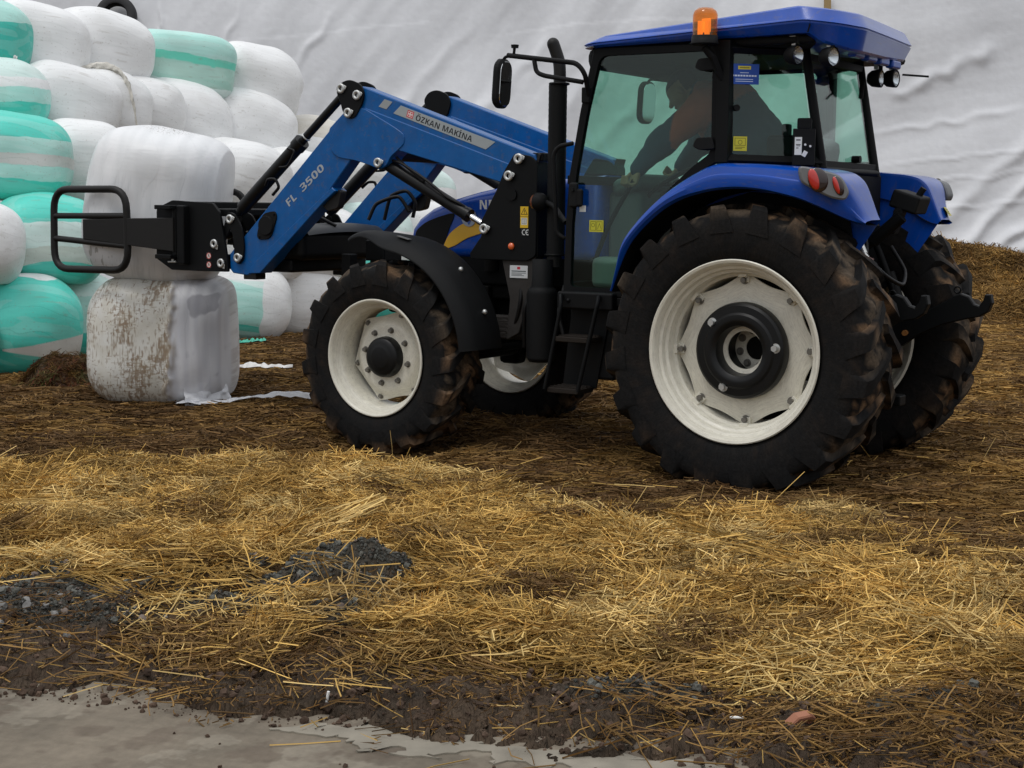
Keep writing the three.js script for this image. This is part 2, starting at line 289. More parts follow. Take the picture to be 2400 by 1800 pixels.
{
  // the concrete slab: worn skim, stains and dried mud
  const map = dataTex(1024, (u, v) => {
    const big = tfbm(u, v, 4, 5), mid = tfbm(u + 0.21, v, 13, 4), fine = tfbm(u, v + 0.4, 60, 3);
    let c = mix3([0.215, 0.182, 0.140], [0.145, 0.124, 0.096], clamp(0.5 + big * 1.6));
    const pale = sstep(0.10, 0.17, tfbm(u + 0.5, v + 0.1, 5, 6)); c = mix3(c, [0.29, 0.258, 0.205], pale * 0.45);
    const mud = sstep(0.08, 0.3, mid); c = mix3(c, [0.12, 0.093, 0.072], mud * 0.5);
    const k = 0.94 + 0.25 * fine; return [c[0] * k, c[1] * k, c[2] * k];
  }, false, 0.36);
  const bump = dataTex(512, (u, v) => 0.5 + 0.5 * tfbm(u, v, 22, 5));
  const g = box(60, 0.2, 9, 0, -0.1, 4.5, 0.01); { const p = g.attributes.position, uv = g.attributes.uv; for (let i = 0; i < p.count; i++) uv.setXY(i, p.getX(i), p.getZ(i)); }
  const o = struct('concrete_slab', g, new THREE.MeshPhysicalMaterial({ specularIntensity: 0.3, map, bumpMap: bump, bumpScale: 0.004, roughness: 0.8 }));
  o.position.set(0, 0.004, -4.14 - 0.22); o.rotation.y = -Math.atan(0.297);
  // a paler broken skim coat on the slab's rim
  const pts = []; const edge = [[-0.66, -4.32], [-0.45, -4.33], [-0.2, -4.25], [0.1, -4.14], [0.45, -4.05], [0.9, -3.9], [0.85, -3.75], [0.4, -3.86], [0.25, -3.95], [0.12, -4.0], [0.0, -4.02], [-0.12, -4.1], [-0.22, -4.08], [-0.32, -4.15], [-0.42, -4.14], [-0.5, -4.22], [-0.6, -4.25]];
  for (let i = 0; i < edge.length; i++) { const a = edge[i], b = edge[(i + 1) % edge.length]; for (let k = 0; k < 10; k++) { const t = k / 10, x = mix(a[0], b[0], t), z = mix(a[1], b[1], t); pts.push([x + 0.07 * n2(x * 9, z * 9) + 0.02 * n2(x * 30, z * 30), z + 0.04 * n2(x * 10 + 4, z * 10) + 0.014 * n2(x * 34, z * 34)]); } }
  const sk = plate(pts, -0.004, 0.004, 0.001); sk.rotateX(PI / 2);
  const skim = struct('concrete_skim_patch', sk, new THREE.MeshPhysicalMaterial({ specularIntensity: 0.3, color: new THREE.Color().setRGB(0.285, 0.262, 0.218), map: dusty, bumpMap: grainCoarse, bumpScale: 0.006, roughness: 0.75 }));
  skim.position.y = 0.0055;
}

// straw: short stalks, bent once, three-sided, gathered into mats that lie on the ground
function stalk(out, c, x, y, z, yaw, pitch, L, r, bend, col) {
  const pts = []; const d = V(cos(yaw) * cos(pitch), sin(pitch), sin(yaw) * cos(pitch)), s = V(-sin(yaw), 0, cos(yaw));
  for (const t of [-0.5, 0.02, 0.5]) pts.push(V(x, y, z).addScaledVector(d, t * L).addScaledVector(s, bend * L * (0.25 - t * t)).add(V(0, bend * 0.3 * L * (0.25 - t * t), 0)));
  const up = d.clone().cross(s).normalize(), ring = [];
  for (const p of pts) for (let k = 0; k < 3; k++) { const a = k / 3 * 2 * PI + yaw * 3; ring.push(p.clone().addScaledVector(s, cos(a) * r).addScaledVector(up, sin(a) * r)); }
  const tri = (a, b, e) => { for (const q of [ring[a], ring[b], ring[e]]) { out.push(q.x, q.y, q.z); c.push(...col); } };
  for (let j = 0; j < 2; j++) for (let k = 0; k < 3; k++) { const a = j * 3 + k, b = j * 3 + (k + 1) % 3; tri(a, a + 3, b); tri(b, a + 3, b + 3); }
}
function geoOf(pos, col) { const g = new THREE.BufferGeometry(); g.setAttribute('position', new THREE.Float32BufferAttribute(pos, 3)); g.setAttribute('color', new THREE.Float32BufferAttribute(col, 3)); g.computeVertexNormals(); return g; }
function strawMat(seed, n, w, d, h, Lm, r, align, lift) {
  const R = rng(seed), pos = [], col = [], base = (R() - 0.5) * 0.5;
  for (let i = 0; i < n; i++) {
    const t = sqrt(R()), a = R() * 2 * PI, k = 0.45 + 0.85 * pow(R(), 1.3), tone = R();
    const cc = tone < 0.16 ? [k * 0.62, k * 0.52, k * 0.36] : tone < 0.3 ? [k * 1.15, k * 1.14, k * 1.05] : [k, k, k];
    stalk(pos, col, t * cos(a) * w, h * R() * (1.1 - t), t * sin(a) * d, base + (R() - 0.5) * align, (R() - 0.5) * lift * (R() < 0.12 ? 3 : 1), Lm * (0.35 + 0.95 * R()), r * (0.65 + 0.6 * R()), (R() - 0.5) * (R() < 0.3 ? 1.3 : 0.5), cc);
  }
  return geoOf(pos, col);
}
const strawMaterial = new THREE.MeshPhysicalMaterial({ vertexColors: true, roughness: 0.75, specularIntensity: 0.22 });
function scatter(name, geos, m, list, label, category) {    // list: [variant, matrix, [r,g,b]] -> one InstancedMesh per variant under one group
  const o = new THREE.Group(); o.name = name; o.userData.kind = 'stuff'; tag(o, label, category); scene.add(o);
  geos.forEach((g, v) => {
    const mine = list.filter((l) => l[0] === v); if (!mine.length) return;
    const im = new THREE.InstancedMesh(g, m, mine.length); im.name = name + '_clumps'; im.userData.kind = 'stuff'; const C = new THREE.Color();
    mine.forEach(([, mt, c], i) => { im.setMatrixAt(i, mt); im.setColorAt(i, C.setRGB(...c)); });
    im.castShadow = im.receiveShadow = true; o.add(im);
  });
  return o;
}
const UP = V(0, 1, 0);
function slopeQ(x, z, yaw, f = groundY, e = 0.12) { const n = V((f(x - e, z) - f(x + e, z)) / (2 * e), 1, (f(x, z - e) - f(x, z + e)) / (2 * e)).normalize(); return new THREE.Quaternion().setFromUnitVectors(UP, n).multiply(new THREE.Quaternion().setFromAxisAngle(UP, yaw)); }
const place = (x, y, z, q, s) => new THREE.Matrix4().compose(V(x, y, z), q, V(s, s, s));
const FRESH = [0.66, 0.425, 0.13], WORN = [0.40, 0.238, 0.072], SOILED = [0.155, 0.090, 0.039], PALE = [0.70, 0.50, 0.20];
{
  const R = rng(501), list = [];
  const mats = []; for (let v = 0; v < 6; v++) mats.push(strawMat(900 + v, 120, 0.23, 0.18, 0.05, 0.115, 0.0019, 5.6, 0.7));
  for (let v = 0; v < 4; v++) mats.push(strawMat(950 + v, 90, 0.30, 0.13, 0.03, 0.21, 0.0022, 0.9, 0.22));     // combed windrow-like mats
  for (let v = 0; v < 3; v++) mats.push(strawMat(980 + v, 70, 0.30, 0.24, 0.03, 0.12, 0.0026, 6.3, 0.25));      // trodden, for the far ground
  for (let v = 0; v < 2; v++) mats.push(strawMat(990 + v, 16, 0.34, 0.24, 0.012, 0.13, 0.0020, 6.3, 0.2));      // thin scatter
  mats.push(strawMat(996, 90, 0.22, 0.2, 0.008, 0.035, 0.0022, 6.3, 0.3));                                        // trodden chaff
  const add = (v, x, z, c, s = 1, dy = 0) => { const k = 0.8 + 0.4 * R(); list.push([v, place(x, groundY(x, z) + 0.004 + dy, z, slopeQ(x, z, (R() < 0.5 ? 0 : PI) + (R() - 0.5) * 2.6), s * (0.85 + 0.35 * R())), [c[0] * k, c[1] * k, c[2] * k]]); };
  for (let i = 0; i < 11500; i++) {                          // fresh yellow straw
    const z = -4.3 - 5.2 * R(), x = -4.2 + 8.4 * R(), f = freshAt(x, z), g = gravelNear(x, z);
    if (abs(x) > 0.46 * -z + 0.6) continue;
    if (R() > f * (1 - 0.97 * g)) continue;
    if (R() > 0.72) continue;
    const t = n2(x * 0.9 + 20, z * 1.3) + 0.5 * n2(x * 3.1, z * 3.7), c = t < -0.28 ? mix3(FRESH, SOILED, clamp(-t * 1.2)) : t > 0.45 ? PALE : mix3(FRESH, WORN, clamp(0.25 - t));
    const hole = sstep(0.18, 0.42, fbm2(x * 1.7 + 31, z * 2.3, 3)); if (R() < hole * 0.8) continue;
    add(R() < 0.86 ? floor(R() * 6) : 6 + floor(R() * 4), x, z, R() < 0.2 ? mix3(c, SOILED, 0.6) : c, 1, 0.04 * R() * f);
  }
  for (let i = 0; i < 18500; i++) {                         // trodden, soiled straw all round the tractor
    const z = -5.2 - 15 * pow(R(), 0.8), x = (R() - 0.5) * 2 * (0.46 * -z + 0.6);
    const f = freshAt(x, z); if (R() < f || z > lerpLine(BACK, x) + 0.3 && x < 1.7) continue;
    if (R() < bareAt(x, z) * 0.85) continue;
    const t = fbm2(x * 0.8 + 4, z * 0.8, 3), far = sstep(-8, -13, z), c = mix3(SOILED, WORN, clamp(0.04 + t * 1.1 + far * 0.18 + sstep(1.2, 2.6, x) * 0.30));
    add(10 + floor(R() * 3), x, z, c, 1.1 + far * 0.5);
  }
  for (let i = 0; i < 2600; i++) { const z = -3.8 - 2.2 * R(), x = -2.2 + 4.4 * R(); if (z > slabEdge(x) - 0.12 || freshAt(x, z) > 0.6 || R() > 0.20 + 0.7 * sstep(-0.2, 1.3, x)) continue; const q = R(); add(q < 0.45 ? 15 : 13 + floor(R() * 2), x, z, mix3(SOILED, WORN, R() * (q < 0.45 ? 0.4 : 0.8)), q < 0.45 ? 0.8 : 1); }
  scatter('straw_litter', mats, strawMaterial, list, 'loose yellow straw strewn over the muddy yard', 'straw');
}
{
  // single long stalks lying on top, some sticking up
  const R = rng(777), pos = [], col = [];
  const tone = () => { const k = 0.7 + 0.5 * R(); return R() < 0.3 ? PALE.map((v) => v * k * 1.1) : FRESH.map((v) => v * k * 1.1); };
  for (let i = 0; i < 9000; i++) {
    const z = -4.3 - 4.9 * R(), x = (R() - 0.5) * 2 * (0.36 * -z + 0.4); const f = freshAt(x, z);
    if (R() > f + 0.05) continue;
    if (R() < gravelNear(x, z) * 0.85) continue;
    const up = R() < 0.07 ? 0.5 + 0.8 * R() : (R() - 0.4) * 0.35;
    stalk(pos, col, x, groundY(x, z) + 0.035 + 0.03 * R() + (up > 0.5 ? 0.03 : 0), z, R() < 0.3 ? (R() - 0.5) * 1.5 : R() * PI, up, 0.08 + 0.17 * R(), 0.0017 + 0.0008 * R(), (R() - 0.5) * 0.35, tone());
  }
  for (let i = 0; i < 260; i++) { const z = -3.75 - 1.9 * R(), x = -2 + 4 * R(); if (freshAt(x, z) > 0.5) continue; const onSlab = z > slabEdge(x); if (onSlab && R() < 0.93) continue; stalk(pos, col, x, (onSlab ? 0.008 : max(0.006, groundY(x, z)) + 0.012), z, R() * PI, (R() - 0.3) * 0.2, 0.06 + 0.14 * R(), 0.0018, (R() - 0.5) * 0.3, tone().map((v) => v * 0.75)); }
  const o = shade(new THREE.Mesh(geoOf(pos, col), strawMaterial)); o.name = 'straw_stalks'; o.userData.kind = 'stuff'; tag(o, 'long single straw stalks lying on the straw mat', 'straw'); scene.add(o);
}
{
  // gravel and clods of mud
  const R = rng(88), stones = [], clods = [];
  const rock = (seed, amp) => { const g = new THREE.IcosahedronGeometry(1, 1), p = g.attributes.position; for (let i = 0; i < p.count; i++) { const x = p.getX(i), y = p.getY(i), z = p.getZ(i), k = 1 + amp * n3(x * 1.3 + seed, y * 1.3, z * 1.3); p.setXYZ(i, x * k, y * k * 0.7, z * k * 0.85); } g.computeVertexNormals(); return g; };
  const geos = [rock(1, 0.35), rock(5, 0.45), rock(9, 0.4)];
  const q = () => new THREE.Quaternion().setFromEuler(new THREE.Euler(R() * 6, R() * 6, R() * 6));
  for (let i = 0; i < 110000; i++) {
    const z = -4.1 - 2.8 * R(), x = -2.3 + 4.3 * R(), g = gravelAt(x, z); if (R() > g * 0.9) continue;
    const r = R(), s = r < 0.03 ? 0.010 + 0.008 * R() : 0.0035 + 0.005 * R(), k = 0.040 + 0.09 * R() * R() + (r < 0.03 ? 0.06 : 0);
    stones.push([floor(R() * 3), place(x, groundY(x, z) + s * 0.3, z, q(), s), R() < 0.12 ? [k * 1.5, k * 1.2, k] : [k * 1.03, k * 1.03, k * 0.90]]);
  }
  for (let i = 0; i < 40; i++) { const x = -1.9 + 1.1 * R(), z = -5.1 - 0.7 * R(), s = 0.010 + 0.014 * R(), k = 0.12 + 0.14 * R(); if (freshAt(x, z) > 0.6) continue; stones.push([floor(R() * 3), place(x, groundY(x, z) + s * 0.35, z, q(), s), [k, k * 0.98, k * 0.93]]); }
  scatter('gravel', geos, phys(1, 1, 1, 0.8, { specularIntensity: 0.35 }), stones, 'small dark grey gravel showing in patches through straw', 'gravel');
  for (let i = 0; i < 13000; i++) {
    const z = -3.7 - 2.4 * R(), x = -2.2 + 4.4 * R(), e = z - slabEdge(x); if (freshAt(x, z) > 0.5) continue;
    if (e > 0.02 && R() < 0.985 + 0.012 * sstep(0.1, 0.5, e)) continue;
    const s = e > 0 ? 0.003 + 0.008 * R() * R() : 0.0025 + 0.015 * pow(R(), 5), k = 0.03 + 0.065 * R();
    clods.push([floor(R() * 3), place(x, max(0.004, groundY(x, z)) + s * 0.35, z, q(), s), [k * 1.3, k * 0.88, k * 0.64]]);
  }
  scatter('mud_clods', geos, phys(1, 1, 1, 0.9, { specularIntensity: 0.2 }), clods, 'crumbs and clods of brown mud along the slab', 'mud');
}

// ---------------------------------------------------------------- the white silage sheet behind
{
  const X0 = -24, X1 = 26, prof = (v) => { const s = v * 9; return s < 6 ? [0.10 + s * 0.985, -s * 0.20] : [0.10 + 6 * 0.985 + 0.9 * sin(min(1, (s - 6) / 2) * PI / 2), -1.2 - (s - 6) * 1.6]; };
  const xs = axis(-8.2, 8.6, 0.034, X0, X1, 1.1), vs = axis(0, 4.9 / 9, 0.034 / 9, -0.001, 1, 1.1);
  const base = (x) => -22.6 - 0.05 * x + 0.35 * n2(x * 0.11, 3.3);
  // local fold ridges: [x0, y0, x1, y1, half width, height]
  const folds = [[9.4, 3.1, 6.3, 0.55, 0.07, 0.07], [9.6, 2.5, 6.7, 0.45, 0.07, 0.09], [9.7, 2.1, 7.0, 0.4, 0.07, 0.08], [9.7, 1.7, 7.3, 0.35, 0.07, 0.09], [9.3, 3.7, 5.8, 0.75, 0.10, 0.06],
    [5.7, 3.0, 7.3, 3.75, 0.10, 0.06], [5.6, 2.0, 8.6, 2.35, 0.022, 0.02], [5.5, 1.65, 8.8, 2.0, 0.022, 0.017], [5.7, 1.3, 8.8, 1.5, 0.03, 0.02], [5.2, 2.4, 7.6, 2.8, 0.04, 0.022],
    [-6.0, 4.2, -6.5, 2.4, 0.03, 0.05], [-5.1, 4.3, -5.35, 2.3, 0.025, 0.045], [-4.0, 4.2, -4.9, 2.2, 0.04, 0.05], [-2.6, 4.2, -4.2, 2.0, 0.06, 0.03], [-0.6, 4.0, -2.6, 1.8, 0.09, 0.03], [0.6, 3.9, -1.2, 1.9, 0.10, 0.035], [1.7, 4.0, 0.1, 1.9, 0.09, 0.03], [2.6, 3.6, 1.0, 2.0, 0.08, 0.025]];
  const dz = (x, y) => {
    const a = rad(52), p = x * cos(a) + y * sin(a), q = -x * sin(a) + y * cos(a);
    const right = sstep(3.4, 6.2, x), left = sstep(-4.2, -6, x);
    let d = (1 - right) * (1 - left * 0.7) * (0.040 * n2(p * 0.25, q * 0.75) + 0.007 * n2(p * 0.5 + 4, q * 2.6) + 0.0018 * n2(p * 1.1, q * 7));
    d += left * (0.016 * n2(x * 1.5, y * 0.3) + 0.004 * n2(x * 6, y * 0.5));
    const b = rad(10), p2 = x * cos(b) + y * sin(b), q2 = -x * sin(b) + y * cos(b);
    d += right * (0.022 * n2(p2 * 0.22, q2 * 0.7) + 0.0035 * n2(p2 * 0.4 + 3, q2 * 2.6) + 0.0015 * n2(p2 * 1.2, q2 * 9));
    d += 0.10 * n2(x * 0.18, y * 0.3 + 9) + 0.0012 * n2(x * 9, y * 9);
    for (const [x0, y0, x1, y1, w, h] of folds) {
      const dx = x1 - x0, dy = y1 - y0, L = hypot(dx, dy), t = ((x - x0) * dx + (y - y0) * dy) / (L * L); if (t < -0.1 || t > 1.1) continue;
      const s = ((x - x0) * dy - (y - y0) * dx) / L + 0.06 * n2(t * 4 + x0, y0), ww = w * (0.7 + 0.6 * t); if (abs(s) > ww * 4) continue;
      d += h * Math.exp(-(s * s) / (ww * ww)) * (0.75 + 0.4 * n2(t * 3, x0)) * sstep(-0.1, 0.15, t) * sstep(1.1, 0.85, t);
    }
    return d;
  };
  const nx = xs.length, nv = vs.length, pos = new Float32Array(nx * nv * 3), uv = new Float32Array(nx * nv * 2), idx = [];
  for (let j = 0; j < nv; j++) for (let i = 0; i < nx; i++) { const [y, z] = prof(clamp(vs[j])), x = xs[i], k = j * nx + i; const bulge = 0.5 * sstep(6, 1.2, y); pos.set([x, y - 0.06, base(x) + z + dz(x, y) + bulge * (1 - sstep(0, 6, y)) * 0.6], k * 3); uv.set([x, vs[j] * 9], k * 2); }
  for (let j = 0; j < nv - 1; j++) for (let i = 0; i < nx - 1; i++) { const a = j * nx + i, b = a + nx; idx.push(a, a + 1, b, b, a + 1, b + 1); }
  const g = new THREE.BufferGeometry(); g.setAttribute('position', new THREE.BufferAttribute(pos, 3)); g.setAttribute('uv', new THREE.BufferAttribute(uv, 2)); g.setIndex(idx); g.computeVertexNormals();
  const film = dataTex(512, (u, v) => { const k = 0.93 + 0.10 * tfbm(u, v, 4, 4) + 0.06 * tfbm(u, v + 0.3, 30, 3); return [k, k * 0.995, k * 1.0]; }, false, 0.22);
  const bump = dataTex(512, (u, v) => 0.5 + 0.4 * tfbm(u, v, 8, 5), false, 0.5);
  const sheet = thing('silage_cover_sheet', 'huge wrinkled white plastic sheet hanging behind the tractor', 'plastic sheet');
  part('film', g, new THREE.MeshStandardMaterial({ vertexColors: true, color: new THREE.Color().setRGB(0.80, 0.815, 0.84), map: film, bumpMap: bump, bumpScale: 0.006, roughness: 0.5 }), sheet);
  const surf = (x, y) => { const s = (y + 0.06 - 0.10) / 0.985; const bulge = 0.5 * sstep(6, 1.2, y + 0.06); return base(x) - s * 0.20 + dz(x, y + 0.06) + bulge * (1 - sstep(0, 6, y + 0.06)) * 0.6; };
  const seams = [[[-6.2, 3.95], [-5.3, 3.82], [-4.2, 3.72], [-3.3, 3.78], [-2.2, 3.92], [-1.2, 4.02]], [[-0.1, 3.85], [0.8, 4.0], [1.9, 4.1], [3.2, 4.12]]];
  paint(g, (x, y) => { let k = 0.9; for (const s of seams) if (x > s[0][0] && x < s[s.length - 1][0]) k = max(k, 0.9 + 0.1 * sstep(0.034, 0.012, abs(y - lerpLine(s, x) - 0.01 * n2(x * 3, 1)))); return [k, k, k]; });   // the paler welded strips
  // the wooden lath that stands against the sheet behind the cab roof
  const lath = bar([4.55, 0.02, surf(4.55, 0) + 0.5], [4.72, 4.6, surf(4.72, 4.5) + 0.14], 0.10, 0.045, 0.004);
  thingMesh('wooden_post', [lath], std(0.28, 0.19, 0.08, 0.75, 0, { bumpMap: grain, bumpScale: 0.002 }), 'weathered wooden post against white sheet above the cab roof', 'post');
  // a tyre hung on the sheet as a weight
  const ty = thing('weight_tyre', 'worn black car tyre hung against white sheet above the bales', 'tyre');
  const tp = [[0.17, -0.07], [0.18, -0.085], [0.24, -0.095], [0.285, -0.075], [0.295, -0.04], [0.297, 0], [0.295, 0.04], [0.285, 0.075], [0.24, 0.095], [0.18, 0.085], [0.17, 0.07], [0.18, 0.055], [0.25, 0.06], [0.265, 0], [0.25, -0.06], [0.18, -0.055], [0.17, -0.07]];
  part('casing', latheZ(tp, 48), std(0.02, 0.02, 0.022, 0.7, 0, { bumpMap: grain, bumpScale: 0.002 }), ty);
  ty.position.set(-5.72, 4.05, surf(-5.72, 4.05) + 0.14); ty.rotation.set(-0.2, 0, 0.1);
  part('hanging_rope', [tube([[0, 0.25, 0.02], [0.02, 0.8, -0.06], [0.02, 1.6, -0.3]], 0.008)], std(0.45, 0.45, 0.42, 0.8), ty);
}

// ---------------------------------------------------------------- the bank of old straw on the right
{
  const bankY = (x, z) => { const t = sstep(-17.0, -19.6, z + 0.35 * n2(x * 0.6, z * 0.6)) * sstep(-24.5, -21.5, z); return sstep(1.6, 5.0, x + 0.5 * n2(z * 0.5, 4)) * (1 - 0.55 * sstep(5.6, 8.2, x)) * t * (0.84 + 0.10 * n2(x * 0.7, z * 0.7) + 0.05 * n2(x * 2.4, z * 2.4)) - 0.05; };
  const bank = thing('straw_bank', 'low bank of brown straw piled along the foot of white sheet', 'straw pile');
  const g = gridGeo(110, 90, (u, v) => { const x = 1 + u * 12, z = -15.8 - v * 9; return [x, bankY(x, z), z]; });
  part('packed_straw', paint(g, (x, y, z) => mix3([0.075, 0.05, 0.02], [0.12, 0.08, 0.03], clamp(0.5 + n2(x * 3, z * 3)))), new THREE.MeshStandardMaterial({ vertexColors: true, roughness: 0.9, bumpMap: grainCoarse, bumpScale: 0.03 }), bank);
  const R = rng(321), mats = []; for (let v = 0; v < 4; v++) mats.push(strawMat(1200 + v, 80, 0.3, 0.26, 0.05, 0.2, 0.0045, 4.5, 0.7));
  const per = mats.map(() => []);
  for (let i = 0; i < 3000; i++) { const x = 2 + 8.5 * R(), z = -16.3 - 6.5 * R(), y = bankY(x, z); if (y < -0.03) continue; const k = 0.75 + 0.5 * R(), t = n2(x * 1.2, z * 1.2), c = mix3(mix3(SOILED, WORN, 0.55), t > 0 ? WORN : SOILED, clamp(abs(t) * 0.8)); per[floor(R() * 4)].push([place(x, y, z, slopeQ(x, z, R() * 6.3, bankY, 0.2), 1), c.map((q) => q * k)]); }
  per.forEach((l, v) => { const im = new THREE.InstancedMesh(mats[v], strawMaterial, l.length), C = new THREE.Color(); l.forEach(([m, c], i) => { im.setMatrixAt(i, m); im.setColorAt(i, C.setRGB(...c)); }); im.name = 'loose_straw'; im.userData.kind = 'stuff'; im.castShadow = im.receiveShadow = true; bank.add(im); });
  // the small heap of rotten straw beside the teal bale
  const heapY = (x, z) => { const d = hypot((x + 3.5) / 0.50, (z + 12.0) / 0.42) + 0.22 * n2(x * 3, z * 3); return 0.27 * sstep(1.05, 0.1, d) + 0.03 * n2(x * 5, z * 5) * sstep(1.1, 0.8, d) - 0.03 + groundY(x, z) * 0.5; };
  const heap = thing('rotten_straw_heap', 'dark heap of rotten straw beside the lowest teal bale', 'straw pile');
  const hg = gridGeo(50, 44, (u, v) => { const x = -4.2 + u * 1.4, z = -11.4 - v * 1.2; return [x, heapY(x, z), z]; });
  part('packed_straw', paint(hg, (x, y, z) => mix3([0.05, 0.033, 0.018], [0.08, 0.05, 0.026], clamp(0.5 + n2(x * 6, z * 6)))), new THREE.MeshStandardMaterial({ vertexColors: true, roughness: 0.95, bumpMap: grainCoarse, bumpScale: 0.03 }), heap);
  const hp = []; for (let i = 0; i < 420; i++) { const x = -4.05 + 1.1 * R(), z = -11.6 - 0.85 * R(), y = heapY(x, z); if (y < 0.03) continue; hp.push([place(x, y - 0.012, z, slopeQ(x, z, R() * 6.3, heapY, 0.1), 0.4), SOILED.map((q) => q * (0.6 + 0.6 * R()))]); }
  const him = new THREE.InstancedMesh(mats[0], strawMaterial, hp.length), C = new THREE.Color(); hp.forEach(([m, c], i) => { him.setMatrixAt(i, m); him.setColorAt(i, C.setRGB(...c)); }); him.name = 'loose_straw'; him.userData.kind = 'stuff'; him.castShadow = him.receiveShadow = true; heap.add(him);
}

// ---------------------------------------------------------------- film-wrapped bales
// the film is wound on in overlapping turns: long sharp lap edges, fine creases
const filmBump = dataTex(1024, (u, v) => { const w = u * 20 + 0.6 * n4(u, v, 3) + 0.14 * n4(v, u, 8), f = w - floor(w), w2 = u * 57 + 0.8 * n4(u, v, 4), f2 = w2 - floor(w2); return 0.30 + 0.34 * f * f + 0.10 * f2 + 0.16 * n4(u * 1, v, 40) + 0.10 * tfbm(u, v, 90, 2); });
const filmMat = (map) => new THREE.MeshPhysicalMaterial({ map, roughness: 0.40, specularIntensity: 0.7, bumpMap: filmBump, bumpScale: 0.0028 });
const spow = (v, e) => sign(v) * pow(abs(v), e);
const WHITE = [0.86, 0.87, 0.87], TEAL = [0.10, 0.66, 0.55], MINT = [0.46, 0.79, 0.72], PALEMINT = [0.68, 0.85, 0.81], DEEP = [0.06, 0.53, 0.44], GREYW = [0.66, 0.67, 0.645], CREAMW = [0.66, 0.63, 0.56];
// axis along x; L length, D diameter; n1 end squareness, n2 section squareness
function baleGeo(seed, L, D, n1, n2, nt, np, dent = 1) {
  const g = gridGeo(nt, np, (u, v) => {
    const th = u * 2 * PI, ph = v * PI, a = L / 2 * spow(cos(ph), 2 / n1), r = D / 2 * spow(max(0, sin(ph)), 2 / n1);
    let y = r * spow(cos(th), 2 / n2), z = r * spow(sin(th), 2 / n2), x = -a;
    const k = 1 + dent * (0.050 * n3(x * 1.5 + seed, y * 1.5, z * 1.5) + 0.010 * n3(x * 3.6, y * 3.6 + seed, z * 3.6) + 0.0025 * n3(x * 2, y * 17 + seed, z * 17) + 0.0012 * n3(x * 4 + seed, y * 40, z * 40));
    y *= k; z *= k; x *= 1 + dent * 0.05 * n3(seed, y * 2.2, z * 2.2);
    const low = sstep(0.1 * D, -0.5 * D, y); z *= 1 + 0.07 * low; if (y < -0.42 * D) y = -0.42 * D + (y + 0.42 * D) * 0.35;
    return [x, y, z];
  }, true);
  return g;
}
const balePoint = (u, v, L, D, n1, n2_) => { const th = u * 2 * PI, ph = v * PI, r = D / 2 * spow(max(0, sin(ph)), 2 / n1); return [-L / 2 * spow(cos(ph), 2 / n1), r * spow(cos(th), 2 / n2_), r * spow(sin(th), 2 / n2_)]; };
// a colour map laid out like the bale's own surface: u round the axis, v along it
function baleMap(w, h, f) {
  const d = new Uint8Array(w * h * 4);
  for (let j = 0; j < h; j++) for (let i = 0; i < w; i++) { const c = f((i + 0.5) / w, (j + 0.5) / h), k = (j * w + i) * 4; d[k] = clamp(c[0]) * 255; d[k + 1] = clamp(c[1]) * 255; d[k + 2] = clamp(c[2]) * 255; d[k + 3] = 255; }
  const t = new THREE.DataTexture(d, w, h); t.wrapS = THREE.RepeatWrapping; t.wrapT = THREE.ClampToEdgeWrapping; t.magFilter = THREE.LinearFilter; t.minFilter = THREE.LinearMipmapLinearFilter; t.generateMipmaps = true; t.needsUpdate = true; return t;
}
// bands: film of two colours; where a turn of white lies over teal it shows as mint. Dirt: thin scuffs, specks, a stray smear
const filmTone = (x, y, z, c, seed) => {
  const lap = n3(x * 1.2 + seed, y * 26, z * 26), k = 0.975 + 0.03 * lap + 0.03 * n3(x * 2 + seed, y * 5, z * 5), scuff = sstep(0.62, 0.80, n3(x * 2.2 + seed * 3, y * 21, z * 21)) * sstep(-0.1, 0.6, n3(x * 2 + seed, y * 2, z * 2)) * 0.22, speck = sstep(0.80, 0.9, n3(x * 30 + seed, y * 30, z * 30)) * 0.35, smear = sstep(0.25, 0.7, n3(x * 2.4, y * 2.4 + seed, z * 2.4)) * 0.07;
  return mix3(c.map((q) => q * k), [0.27, 0.22, 0.155], clamp(scuff + speck + smear));
};
function bale(spec) {
  const [name, x, y, z, w, h, label, bands, o = {}] = spec;
  const seed = spec.seed, L = w * (o.len ?? 1.08), D = h * (o.dia ?? 1.08), yaw = rad(o.yaw ?? 32), n1 = o.n1 ?? 2.7, nn = o.n2 ?? 2.35;
  const g = baleGeo(seed, L, D, n1, nn, 132, 60), tilt = o.tilt ?? 0;
  const map = baleMap(512, 256, (u, v) => {
    const [a, b, c] = balePoint(u, v, L, D, n1, nn);
    const q = b / (D / 2) + tilt * a / (L / 2) + 0.05 * n3(a * 2 + seed, b, c * 2) + 0.012 * n3(a * 9 + seed, b * 3, c * 9);
    let col = bands[bands.length - 1][1];
    for (let i = bands.length - 2; i >= 0; i--) col = mix3(col, bands[i][1], sstep(bands[i][0] - 0.006, bands[i][0] + 0.006, q));
    if (bands.length > 1) col = mix3(col, WHITE, 0.10 * sstep(0.1, 0.16, n3(a * 0.8 + seed, b * 9, c * 9)));        // a thinner or thicker lap
    if (o.extra) { const e = o.extra(a, b, c); if (e) col = mix3(col, e[0], e[1]); }
    return filmTone(a, b, c, col, seed);
  });
  const m = thingMesh('wrapped_bale', g, filmMat(map), label, 'wrapped bale', 'film-wrapped bales of the big stack');
  m.position.set(x, y, z); m.rotation.set(0, yaw, rad((o.roll ?? -3) - 3), 'YXZ');
  return m;
}
const allWhite = [[-9, WHITE]];
